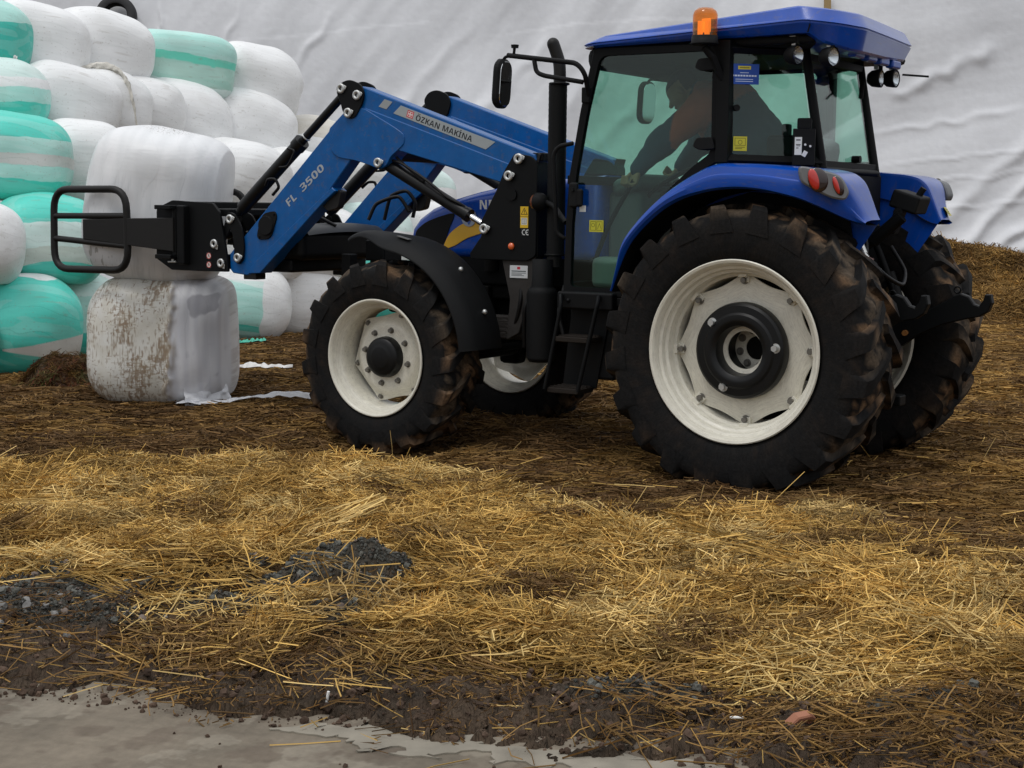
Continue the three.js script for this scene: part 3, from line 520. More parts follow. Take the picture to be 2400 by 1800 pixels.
const BALES = [
  ['R', -4.08, 0.40, -12.90, 0.82, 0.86, 'deep teal bale on the ground at far left with a white wedge', [[0.93, WHITE], [0.1, TEAL], [-0.34, TEAL], [-0.36, DEEP], [-9, DEEP]], { yaw: 25, extra: (x, y, z) => { const t = (x + 0.24) / 0.55, lo = -0.17 - 0.04 * t, hi = -0.155 + 0.14 * t; return z > 0 && t > 0 ? [[0.68, 0.68, 0.64], sstep(lo - 0.004, lo + 0.004, y) * sstep(hi + 0.004, hi - 0.004, y)] : null; } }],
  ['S', -3.98, 0.39, -13.75, 0.86, 0.86, 'pale mint bale on the ground behind the deep teal bale', [[0.5, PALEMINT], [-0.2, MINT], [-9, DEEP]], {}],
  ['Q', -4.36, 1.12, -12.62, 0.66, 0.66, 'white bale at the left edge before the teal and mint striped bale', allWhite, { yaw: 20 }],
  ['P', -3.99, 1.12, -13.35, 0.92, 0.74, 'bale with teal top, wide mint band and teal base, second from the ground', [[0.42, TEAL], [-0.12, PALEMINT], [-0.45, [0.60, 0.68, 0.62]], [-9, TEAL]], { tilt: -0.12, yaw: 20 }],
  ['M', -4.36, 1.82, -13.60, 0.92, 0.76, 'bright teal topped bale with mint and white stripes at mid height', [[0.45, TEAL], [0.12, MINT], [-0.12, GREYW], [-0.42, MINT], [-9, TEAL]], { tilt: -0.06, yaw: 22 }],
  ['F', -4.72, 2.40, -14.30, 0.86, 0.66, 'white and teal banded bale at left edge, second from the top', [[0.5, PALEMINT], [0.25, WHITE], [-0.12, MINT], [-9, TEAL]], { tilt: -0.1, yaw: 20 }],
  ['A', -5.00, 2.97, -14.80, 0.84, 0.70, 'teal bale at the upper left corner of the stack', [[0.35, MINT], [-0.6, DEEP], [-9, TEAL]], { tilt: -0.15, yaw: 25 }],
  ['N', -4.00, 1.80, -14.40, 0.86, 0.76, 'white bale just right of the bright teal topped bale', allWhite, {}],
  ['B', -4.66, 2.96, -15.30, 0.98, 0.76, 'white bale on the top tier beside the corner teal bale', allWhite, { roll: -4 }],
  ['C', -4.22, 2.97, -16.00, 1.02, 0.79, 'large white bale on the top tier left of the boxy mint bale', allWhite, { roll: -5 }],
  ['D', -3.55, 2.87, -16.80, 1.04, 0.66, 'boxy mint bale on the top tier with a bright teal stripe', [[0.28, MINT], [0.08, [0.16, 0.70, 0.54]], [-0.55, [0.42, 0.70, 0.61]], [-9, PALEMINT]], { n1: 4.2, n2: 3.4, tilt: 0.06, yaw: 26, roll: -3 }],
  ['E', -2.93, 2.73, -17.60, 1.04, 0.86, 'last white bale on the top tier, beside the boxy mint bale', allWhite, { roll: -8 }],
  ['G', -4.30, 2.38, -15.00, 0.98, 0.70, 'white bale with a film knot at its upper left, second tier down', allWhite, { roll: -6 }],
  ['H', -4.06, 2.36, -15.50, 0.86, 0.72, 'white bale with a gathered film ridge across its top', allWhite, { roll: -6 }],
  ['I', -3.83, 2.34, -16.00, 0.86, 0.70, 'narrow showing white bale under the large top-tier white bale', allWhite, { roll: -6 }],
  ['J', -3.52, 2.29, -16.50, 1.00, 0.78, 'white bale directly under the boxy mint bale', allWhite, { roll: -7 }],
  ['K', -2.93, 2.20, -17.20, 1.02, 0.81, 'white bale under the last white bale of the top tier', allWhite, { roll: -9 }],
  ['L', -2.31, 1.98, -18.20, 0.99, 0.79, 'white bale with a brownish film top right of the stepped end', [[0.35, CREAMW], [-9, WHITE]], { roll: -6 }],
  ['O', -2.85, 1.66, -16.20, 1.00, 0.78, 'white bale showing right behind the bale held in the grab', allWhite, { roll: -7 }],
  ['U3', -2.37, 1.57, -17.00, 1.02, 0.80, 'white bale seen between the tilt ram and the blue arm', allWhite, { roll: -6 }],
  ['O3', -1.81, 1.55, -17.80, 1.02, 0.80, 'off-white bale seen through the gap between the two blue arms', [[0.2, GREYW], [-9, WHITE]], {}],
  ['O4', -1.20, 1.50, -18.60, 1.00, 0.70, 'white bale seen under the rear half of the loader boom', [[0.3, PALEMINT], [-9, WHITE]], {}],
  ['P1', -4.05, 1.22, -14.55, 0.90, 0.70, 'white bale peeping between two teal bales behind the grab arm', allWhite, {}],
  ['P2', -2.65, 1.02, -16.20, 0.98, 0.78, 'white bale mostly hidden behind the black grab carriage', allWhite, {}],
  ['P3', -2.16, 0.98, -16.90, 1.00, 0.80, 'mint striped bale half hidden behind the near blue arm', [[0.35, WHITE], [0.0, MINT], [-9, WHITE]], {}],
  ['P4', -1.67, 1.00, -17.60, 1.02, 0.80, 'bale with a pale mint top behind the far blue arm', [[0.3, PALEMINT], [-9, WHITE]], {}],
  ['P5', -1.11, 1.05, -18.50, 1.02, 0.80, 'white bale seen above the black front mudguard', allWhite, {}],
  ['T', -2.76, 0.37, -15.95, 0.84, 0.76, 'mint panelled bale on the ground right of the dirty bale', [[0.55, PALEMINT], [-0.42, MINT], [-0.58, TEAL], [-9, MINT]], { tilt: 0.15, yaw: 15, extra: (x, y) => [WHITE, max(sstep(0.118, 0.126, x + 0.02 * n2(y * 4, 1)), sstep(0.27, 0.28, y))] }],
  ['U', -2.36, 0.36, -16.80, 1.00, 0.80, 'white bale on the ground between the dirty bale and front wheel', allWhite, {}],
  ['V', -1.62, 0.42, -17.40, 1.06, 0.84, 'teal bale low behind the front wheel and its mudguard', [[0.75, PALEMINT], [-0.2, TEAL], [-9, TEAL]], {}],
  ['W', -1.08, 0.42, -18.30, 1.02, 0.84, 'teal and white bale low behind the tractor nose', [[0.7, WHITE], [0.2, TEAL], [-9, WHITE]], {}],
  ['X1', -4.98, 0.40, -12.45, 0.92, 0.84, 'white bale on the ground left of the deep teal bale', allWhite, { yaw: 22 }],
  ['X2', -4.98, 1.10, -13.05, 0.92, 0.74, 'mint banded bale second from the ground, left of the teal topped one', [[0.3, TEAL], [-0.2, PALEMINT], [-9, WHITE]], { yaw: 20 }],
  ['X3', -5.35, 1.78, -13.35, 0.92, 0.76, 'white bale left of the bright teal topped bale', allWhite, { yaw: 22 }],
  ['X4', -5.68, 2.38, -14.0, 0.92, 0.70, 'pale mint bale left of the white and teal banded bale', [[0.1, PALEMINT], [-9, MINT]], { yaw: 24 }],
  ['X5', -5.95, 2.95, -14.5, 0.92, 0.74, 'white bale left of the corner teal bale', allWhite, { yaw: 26 }],
];
const baleOf = {};
BALES.forEach((b, i) => { b.seed = 3.1 + i * 7.7; if (b[8].yaw === undefined) b[8].yaw = 36 + 8 * n2(i * 3.3, 1); baleOf[b[0]] = bale(b); });
{
  // loose film on some of the bales: a knot, a gathered ridge, torn flaps
  const R = rng(55), filmWhite = new THREE.MeshPhysicalMaterial({ color: new THREE.Color().setRGB(0.72, 0.72, 0.70), roughness: 0.5, bumpMap: filmBump, bumpScale: 0.004 });
  const ribbon = (pts, w, seed) => { const c = new THREE.CatmullRomCurve3(pts.map((p) => V(...p))); return gridGeo(60, 8, (u, v) => { const p = c.getPoint(u), ww = w * (0.55 + 0.45 * sin(u * PI)) * (0.8 + 0.4 * n2(u * 5, seed)); return [p.x + 0.025 * n2(u * 9, v * 3 + seed) , p.y + (v - 0.5) * ww * 0.35 + 0.02 * n2(u * 12 + seed, v * 4), p.z + (v - 0.5) * ww + 0.03 * n2(u * 7, v * 2 - seed)]; }); };
  const inBale = (k, p) => baleOf[k].worldToLocal(V(...p)).toArray();
  scene.updateMatrixWorld(true);
  const crumple = (k, pts, r, seed) => { const c = new THREE.CatmullRomCurve3(pts.map((p) => V(...inBale(k, p)))); return gridGeo(70, 12, (u, v) => { const p = c.getPoint(u), a = v * 2 * PI, rr = r * (0.35 + 0.65 * sin(u * PI)) * (1 + 0.7 * n3(u * 11, cos(a) * 1.4 + seed, sin(a) * 1.4)); return [p.x + 0.3 * rr * n2(u * 9, seed), p.y + cos(a) * rr, p.z + sin(a) * rr]; }, true); };
  part('gathered_film', crumple('H', [[-4.30, 2.70, -15.25], [-4.12, 2.76, -15.28], [-3.9, 2.74, -15.32], [-3.78, 2.62, -15.3], [-3.7, 2.4, -15.25], [-3.66, 2.15, -15.2]], 0.032, 2), std(0.74, 0.71, 0.64, 0.6, 0, { bumpMap: filmBump, bumpScale: 0.01 }), baleOf.H);
  part('film_knot', crumple('G', [[-4.72, 2.66, -14.62], [-4.66, 2.76, -14.6], [-4.6, 2.71, -14.55], [-4.62, 2.55, -14.5]], 0.04, 7), filmWhite, baleOf.G);
  part('torn_film_flap', [ribbon([[-3.56, 0.62, -13.2], [-3.5, 0.45, -13.05], [-3.52, 0.25, -13.0], [-3.5, 0.08, -12.98]].map((p) => inBale('S', p)), 0.16, 4)], filmWhite, baleOf.S);
  part('torn_film_flap', [ribbon([[-4.22, 0.55, -12.40], [-4.16, 0.35, -12.36], [-4.2, 0.15, -12.36], [-4.15, 0.03, -12.34]].map((p) => inBale('R', p)), 0.10, 9)], filmWhite, baleOf.R);
}
// the two bales by the grab: the lower one dirty, the upper one held
{
  const g = baleGeo(91, 0.98, 1.10, 3.8, 2.7, 300, 150, 0.6); g.rotateZ(PI / 2);   // axis upright
  const p = g.attributes.position, foldX = (y) => 0.15 + 0.035 * n2(y * 3.1, 2) + 0.012 * n2(y * 13, 5) - 0.05 * sstep(-0.1, -0.45, y);
  for (let i = 0; i < p.count; i++) { const x = p.getX(i), y = p.getY(i), z = p.getZ(i); if (z < 0.1) continue; const d = x - foldX(y); p.setZ(i, z + 0.020 * Math.exp(-(d * d) / 0.0005) * sstep(-0.42, -0.3, y) - 0.010 * sstep(-0.01, 0.02, d) + 0.006 * n3(x * 9, y * 2.5, z) * sstep(0, 0.05, d)); }
  g.computeVertexNormals();
  const dirtMap = baleMap(2048, 640, (u, v) => {
    const [ax_, ay_, z] = balePoint(u, v, 0.98, 1.10, 3.8, 2.7), x = -ay_, y = ax_;
    const d = x - foldX(y), front = sstep(0.0, 0.15, z) , left = sstep(0.012, -0.012, d);
    let dirty = mix3([0.74, 0.735, 0.69], [0.65, 0.63, 0.56], clamp(0.5 + fbm2(x * 5, y * 4, 4) * 1.4));
    const clean = mix3([0.76, 0.77, 0.80], [0.67, 0.68, 0.72], clamp(0.5 + n2(x * 14, y * 1.6)));
    const zone = -0.05 + 0.36 * n2(x * 2.6 + 1, y * 2.1 + 4) + 0.10 * sstep(0.05, -0.3, y), spots = sstep(0.16, 0.34, fbm2(x * 24 + 3, y * 15, 4) + zone), runs = sstep(0.14, 0.34, fbm2(x * 42, y * 7, 3) + zone * 0.8), scr = sstep(0.2, 0.36, fbm2(x * 8 + 5, y * 46, 3) + zone * 0.9);
    dirty = mix3(dirty, [0.20, 0.115, 0.055], spots * 0.7); dirty = mix3(dirty, [0.26, 0.19, 0.12], runs * 0.6); dirty = mix3(dirty, [0.28, 0.20, 0.12], scr * 0.5);
    const edge = Math.exp(-(d * d) / 0.0012) * 0.6; let c = mix3(clean, dirty, left * front + (1 - front) * 0.4);
    c = mix3(c, [0.33, 0.26, 0.18], edge * front * clamp(0.6 + n2(x * 20, y * 9)));
    const wet = sstep(0.30, 0.55, fbm2(x * 4.5 + 7, y * 3.5, 3) * 0.7 + sstep(0.5, 0.0, hypot((x - 0.36) / 0.34, (y - 0.30) / 0.26)) * 1.15) * front * (1 - left); c = mix3(c, [0.25, 0.25, 0.285], wet * 0.6);
    return c;
  });
  const low = thingMesh('dirty_bale', g, filmMat(dirtMap), 'mud-stained white bale on the ground under the one in the grab', 'wrapped bale');
  low.position.set(-2.575, 0.455, -11.42);
  // its loose film trails over the straw towards the front wheel
  const tail = gridGeo(90, 10, (u, v) => { const x = 0.18 + u * 1.0, w = 0.13 * (0.9 - 0.45 * u + 0.3 * n2(u * 4, 3)), z = 0.55 - 0.10 * u + (v - 0.5) * w + 0.05 * n2(u * 3, 8); const wx = x - 2.6, wz = z - 11.42; return [x, groundY(wx, wz) + 0.045 + 0.012 * abs(n2(u * 5, v * 2)) + 0.10 * sstep(0.14, 0, u) * v * 0 - 0.435 + 0.035 * sstep(0.5, 0.75, u) * sin(v * PI), z]; });
  part('loose_film_tail', [tail], new THREE.MeshPhysicalMaterial({ color: new THREE.Color().setRGB(0.72, 0.73, 0.76), roughness: 0.42, bumpMap: filmBump, bumpScale: 0.002 }), low);
  const fl = gridGeo(30, 16, (u, v) => { const a = mix(0.45, 1.15, u), r = 0.53 + 0.06 * v; return [cos(a) * r * 1.0 + 0.01 * n2(u * 3, v * 2), -0.30 - 0.14 * v + 0.01 * n2(u * 3, v * 2 + 3), sin(a) * r * 1.02 + 0.012 * n2(u * 3, v * 2)]; });
  part('loose_film_hem', [fl], new THREE.MeshPhysicalMaterial({ color: new THREE.Color().setRGB(0.72, 0.73, 0.76), roughness: 0.42, bumpMap: filmBump, bumpScale: 0.002 }), low);

  const g2 = baleGeo(143, 1.13, 1.06, 3.6, 2.6, 240, 120, 0.6); g2.rotateZ(PI / 2);
  const heldMap = baleMap(1536, 512, (u, v) => {
    const [ax_, ay_, z] = balePoint(u, v, 1.13, 1.06, 3.6, 2.6), x = -ay_, y = ax_;
    const streak = sstep(0.25, 0.6, fbm2(x * 30, y * 3 + 2, 3) + 0.25 * n2(x * 3, y * 2)) * sstep(0.35, 0.1, y) * 0.28;
    let c = mix3([0.80, 0.81, 0.82], [0.73, 0.745, 0.755], clamp(0.5 + n2(x * 9, y * 1.7) * 0.8));
    c = mix3(c, [0.50, 0.52, 0.53], streak);
    const crumbs = sstep(0.42, 0.55, n2(x * 36, z * 36)) * sstep(0.40, 0.47, y) * sstep(0.3, 0.05, hypot(x - 0.02, z - 0.05)); c = mix3(c, [0.12, 0.085, 0.05], crumbs * 0.85);
    const scuff = sstep(0.5, 0.7, n2(x * 22 + 9, y * 8)) * sstep(-0.1, -0.3, x) * sstep(0.1, -0.2, y); c = mix3(c, [0.24, 0.23, 0.20], scuff * 0.6);
    return c;
  });
  const up = thingMesh('held_bale', g2, filmMat(heldMap), 'clean white bale held in the black grab on top of another', 'wrapped bale');
  up.position.set(-2.585, 1.44, -11.42); up.rotation.set(rad(3), 0, rad(-8));
}

// ---------------------------------------------------------------- the tractor (local axes: x to its rear, y up, z to its left, the side seen)
const tractor = thing('tractor', 'blue farm tractor with a front loader and black bale grab', 'tractor');
tractor.position.set(1.6233, 0, -8.6597);
tractor.rotation.set(rad(-0.83), rad(-32.96), rad(-0.32), 'YZX');
const both = (f) => { f(1); f(-1); };
const decal = (w, h, tex, x, y, z, rz, parent, name, o = {}) => { const m = new THREE.MeshStandardMaterial({ map: tex, roughness: 0.45, ...o }); const g = box(w, h, 0.002, 0, 0, 0, 0.0005); const p = g.attributes.position, uv = g.attributes.uv; for (let i = 0; i < p.count; i++) uv.setXY(i, p.getX(i) / w + 0.5, p.getY(i) / h + 0.5); const d = part(name, g, m, parent); d.position.set(x, y, z); d.rotation.z = rz; return d; };

// ---- wheels
function tyreGeo(R, w, rimR, n, lugH, seed, muddy) {
  const carc = (z) => { const t = clamp(abs(z) / (w / 2)); return R - lugH - 0.018 * t * t - 0.03 * sstep(0.82, 1, t); };
  const prof = [[rimR - 0.012, 0.40 * w], [rimR + 0.004, 0.425 * w], [rimR + 0.02, 0.455 * w], [rimR + 0.05, 0.478 * w], [mix(rimR, R, 0.36), 0.495 * w], [mix(rimR, R, 0.5), 0.50 * w], [mix(rimR, R, 0.62), 0.495 * w], [mix(rimR, R, 0.72), 0.48 * w]];
  for (let k = 0; k <= 12; k++) { const z = w * (0.455 - 0.91 * k / 12); prof.push([carc(z), z]); }
  for (let k = 7; k >= 0; k--) prof.push([prof[k][0], -prof[k][1]]);
  const g = latheZ(prof, 150), p = g.attributes.position;
  for (let i = 0; i < p.count; i++) { const x = p.getX(i), y = p.getY(i), z = p.getZ(i), r = hypot(x, y); if (r > R - 0.11 && abs(z) < 0.47 * w) { const k = 1 + muddy * 0.045 * max(0, fbm3(x * 5 + seed, y * 5, z * 5, 3) + 0.18) / R; p.setXYZ(i, x * k, y * k, z); } }
  g.computeVertexNormals();
  { const gu = g.attributes.uv; for (let i = 0; i < gu.count; i++) gu.setXY(i, gu.getX(i) * 24, gu.getY(i) * 6); }
  const parts = [g.toNonIndexed()];
  for (const s of [1, -1]) for (let k = 0; k < n; k++) {
    const phi0 = (k + (s > 0 ? 0 : 0.5)) / n * 2 * PI, rings = [];
    for (const t of [-0.04, 0.12, 0.3, 0.5, 0.7, 0.86, 0.97, 1.06]) {
      const z = s * w * 0.5 * min(t, 1.0) + (t > 1 ? s * 0.004 : 0), a = phi0 - 0.235 * (0.77 / R) * pow(max(t, 0), 0.85) * (w / 0.48), wid = (0.046 + 0.040 * t * t) * (R / 0.77 * 0.5 + 0.5), drop = t > 1 ? 0.075 : t > 0.9 ? 0.016 : 0;
      const top = R - 0.012 * t * t - drop, bot = (t > 1 ? R - lugH - 0.11 : carc(z) - 0.012), q = 1.45;
      const P = (r, o) => { const aa = a + o / r; return [cos(aa) * r, sin(aa) * r, z]; };
      rings.push([P(bot, -wid / 2 * q), P(top, -wid / 2), P(top, wid / 2), P(bot, wid / 2 * q)]);
    }
    const lg = loft(s > 0 ? rings : rings.map((r) => r.slice().reverse())), lu = lg.attributes.uv; for (let i = 0; i < lu.count; i++) lu.setXY(i, lu.getX(i) * 5, lu.getY(i) * 5 + lg.attributes.position.getZ(i) * 5); parts.push(lg);
  }
  const out = join(parts);
  return paint(out, (x, y, z) => {
    const r = hypot(x, y), tread = sstep(R - 0.10, R - 0.05, r), top = sstep(R - 0.012, R - 0.004, r + 0.012 * pow(abs(z) / (w / 2), 2));
    const a = fbm3(x * 3 + seed, y * 3, z * 3, 3), b = fbm3(x * 14, y * 14 + seed, z * 14, 3);
    const side = sstep(0.86, 0.97, abs(z) / (w / 2)), m = clamp(sstep(0.0, 0.16, a * 0.8 + b * 0.9 + muddy * 0.22 - 0.30 * side - 0.26 * top) * tread * (0.85 - 0.4 * side) + 0.05 * clamp(b + 0.4));
    const k = 0.8 + 0.6 * clamp(0.5 + b); const mud = mix3([0.105 * k, 0.080 * k, 0.057 * k], [0.21 * k, 0.130 * k, 0.074 * k], sstep(0.0, 0.35, n3(x * 4, y * 4 + seed, z * 4)));
    return mix3([0.0105, 0.011, 0.012], mud, m);
  });
}
function discGeo(r0, r1, lobes, depth, z0, dish, seg = 160, nr = 10, tk = 0.012) {   // scalloped wheel disc, dished, with thickness
  const edge = (th) => { const c = cos(th * lobes); return r1 - depth * sqrt(clamp(0.5 - 0.5 * c)); };
  const f = (zoff) => (u, v) => { const th = u * 2 * PI, r = mix(r0, edge(th), v); return [cos(th) * r, sin(th) * r, z0 + zoff + dish(r)]; };
  const rim = gridGeo(seg, 1, (u, v) => { const th = u * 2 * PI, r = edge(th); return [cos(th) * r, sin(th) * r, z0 + dish(r) - v * tk]; });
  return [gridGeo(seg, nr, f(0)), gridGeo(seg, nr, f(-tk)), rim];
}
const hexBolt = (r, h) => { const g = new THREE.CylinderGeometry(r, r * 1.04, h, 6); g.rotateX(PI / 2); const wsh = new THREE.CylinderGeometry(r * 1.5, r * 1.5, h * 0.25, 16); wsh.rotateX(PI / 2); wsh.translate(0, 0, -h * 0.45); return join([g, wsh]); };
const boltMat = std(0.20, 0.19, 0.17, 0.5, 0.6);
function rearWheel() {
  const o = new THREE.Group(), Rr = 0.768, w = 0.48, q = 0.479;
  part('tyre', tyreGeo(Rr, w, q, 20, 0.041, 3, 0.7), M.rubber, o);
  part('rim', [creased(latheZ([[q - 0.02, 0.205], [q - 0.002, 0.214], [q, 0.222], [q - 0.006, 0.227], [q - 0.018, 0.222], [q - 0.03, 0.205], [q - 0.036, 0.18], [q - 0.05, 0.172], [q - 0.056, 0.145], [q - 0.07, 0.135], [q - 0.078, 0.09], [q - 0.09, 0.075], [q - 0.095, -0.08], [q - 0.06, -0.12], [q - 0.04, -0.19], [q, -0.222], [q - 0.014, -0.226]], 110), 24)], M.cream, o);
  part('wheel_disc', discGeo(0.10, 0.404, 8, 0.046, 0.06, (r) => -0.02 * sstep(0.30, 0.40, r)), M.cream, o);
  for (let k = 0; k < 8; k++) {
    const a = k / 8 * 2 * PI, g = [box(0.05, 0.055, 0.02, 0.378, 0, 0.05, 0.004), box(0.02, 0.05, 0.06, 0.392, 0, 0.06, 0.004)]; const b = part('rim_lug', g, M.cream, o); b.rotation.z = a;
    const bt = part('bolt', hexBolt(0.015, 0.03), boltMat, o); bt.position.set(cos(a) * 0.366, sin(a) * 0.366, 0.068);
  }
  part('wheel_weight', [creased(latheZ([[0.15, -0.10], [0.236, 0.06], [0.254, 0.075], [0.254, 0.105], [0.248, 0.128], [0.235, 0.138], [0.20, 0.140], [0.188, 0.148], [0.165, 0.150], [0.150, 0.147], [0.132, 0.135], [0.122, 0.04], [0.122, -0.12]], 90), 28)], M.blackGloss, o);
  for (let k = 0; k < 3; k++) { const a = rad(5 + k * 120 + 10 * (k === 1)), bt = part('bolt', hexBolt(0.017, 0.03), M.zinc, o); bt.position.set(cos(a) * 0.208, sin(a) * 0.208, 0.15); }
  part('hub_flange', [latheZ([[0.062, -0.10], [0.066, -0.09], [0.14, -0.09], [0.14, -0.11]], 60)], M.cream, o);
  for (let k = 0; k < 8; k++) { const a = k / 8 * 2 * PI + 0.2, bt = part('wheel_nut', hexBolt(0.014, 0.02), boltMat, o); bt.position.set(cos(a) * 0.096, sin(a) * 0.096, -0.078); }
  part('axle_shaft', [latheZ([[0, -0.14], [0.05, -0.135], [0.062, -0.12], [0.062, -0.25]], 30)], M.darkCast, o);
  return o;
}
function frontWheel() {
  const o = new THREE.Group(), Rf = 0.589, w = 0.38, q = 0.3565, f = 0.174;
  part('tyre', tyreGeo(Rf, w, q, 17, 0.035, 8, 1.0), M.rubber, o);
  part('rim', [latheZ([[q - 0.018, f - 0.015], [q - 0.002, f - 0.008], [q, f], [q - 0.006, f + 0.005], [q - 0.016, f], [q - 0.026, f - 0.018], [q - 0.032, f - 0.05], [q - 0.05, f - 0.06], [q - 0.06, f - 0.09], [q - 0.066, -0.06], [q - 0.04, -0.1], [q - 0.03, -0.15], [q, -f], [q - 0.012, -f - 0.004]], 100)], M.cream, o);
  part('wheel_disc', discGeo(0.09, 0.292, 6, 0.042, 0.0, (r) => 0.05 * sstep(0.27, 0.19, r), 150, 12), M.cream, o);
  for (let k = 0; k < 6; k++) { const a = k / 6 * 2 * PI, bt = part('bolt', hexBolt(0.012, 0.02), boltMat, o); bt.position.set(cos(a) * 0.262, sin(a) * 0.262, 0.012); }
  for (let k = 0; k < 8; k++) { const a = k / 8 * 2 * PI + 0.35, bt = part('wheel_nut', hexBolt(0.013, 0.026), boltMat, o); bt.position.set(cos(a) * 0.165, sin(a) * 0.165, 0.06); }
  part('hub_cap', [latheZ([[0, 0.125], [0.06, 0.125], [0.066, 0.118], [0.09, 0.116], [0.112, 0.108], [0.120, 0.095], [0.124, 0.06], [0.128, 0.03], [0.13, -0.08]], 60)], M.blackGloss, o);
  return o;
}
for (const [name, make, x, y, z] of [['rear_wheel', rearWheel, 0.014, 0.717, 0.7225], ['front_wheel', frontWheel, -2.337, 0.531, 0.7395]]) both((s) => {
  const wl = make(); wl.name = name; tractor.add(wl); wl.position.set(x, y, s * z); if (s < 0) wl.rotation.set(0, PI, 0.3); else wl.rotation.z = name === 'rear_wheel' ? 0.04 : 0.22;
});

// ---- chassis, axles, engine
{
  part('rear_axle_housing', [rod([0.014, 0.717, -0.6], [0.014, 0.717, 0.6], 0.13, 0.13, 20), box(0.62, 0.55, 0.42, 0.05, 0.78, 0, 0.05), rod([0.0, 0.717, 0.42], [0.0, 0.717, 0.62], 0.17, 0.14, 20)], M.darkCast, tractor);
  part('transmission_housing', [box(1.2, 0.46, 0.40, -0.75, 0.74, 0, 0.04), box(0.5, 0.3, 0.9, -0.85, 0.78, 0, 0.03)], M.darkCast, tractor);
  part('engine_block', [box(1.1, 0.55, 0.42, -1.9, 0.90, 0, 0.03), box(0.5, 0.25, 0.56, -1.75, 1.0, 0, 0.02), rod([-1.55, 0.85, 0.25], [-1.75, 0.85, 0.25], 0.09), box(0.18, 0.2, 0.12, -2.0, 0.86, 0.27, 0.01), rod([-1.9, 1.05, 0.3], [-1.9, 1.17, 0.3], 0.05)], M.darkCast, tractor);
  part('front_axle', [box(0.22, 0.2, 1.1, -2.337, 0.55, 0, 0.04), rod([-2.337, 0.531, -0.75], [-2.337, 0.531, 0.75], 0.09, 0.09, 18), box(0.5, 0.3, 0.36, -2.4, 0.74, 0, 0.03), rod([-2.2, 0.52, 0.5], [-2.2, 0.52, -0.5], 0.025), box(0.16, 0.3, 0.12, -2.337, 0.53, 0.62, 0.03), box(0.16, 0.3, 0.12, -2.337, 0.53, -0.62, 0.03)], M.darkCast, tractor);
  part('front_weight_support', [box(0.25, 0.22, 0.4, -2.66, 0.86, 0, 0.02), box(0.12, 0.3, 0.5, -2.5, 0.9, 0, 0.02)], M.black, tractor);
  const tank = part('fuel_tank', [box(0.95, 0.42, 0.3, -0.9, 0.62, -0.45, 0.06)], M.plasticBlack, tractor);
  part('air_canister', [latheZ([[0, 0], [0.07, 0.004], [0.088, 0.03], [0.09, 0.40], [0.08, 0.43], [0.062, 0.445], [0.058, 0.6], [0, 0.6]], 32).rotateX(-PI / 2).translate(-1.365, 0.545, 0.58)], M.plasticBlack, tractor);
  eachPart('side_hose', [tube([[-1.52, 0.62, 0.52], [-1.5, 0.85, 0.55], [-1.46, 1.0, 0.5], [-1.4, 1.15, 0.45]], 0.014), tube([[-1.7, 0.8, 0.4], [-1.6, 0.75, 0.5], [-1.55, 0.9, 0.52], [-1.58, 1.1, 0.46]], 0.012), tube([[-1.2, 1.0, 0.6], [-1.2, 0.85, 0.66], [-1.16, 0.7, 0.66]], 0.012)], M.hose, tractor);
}

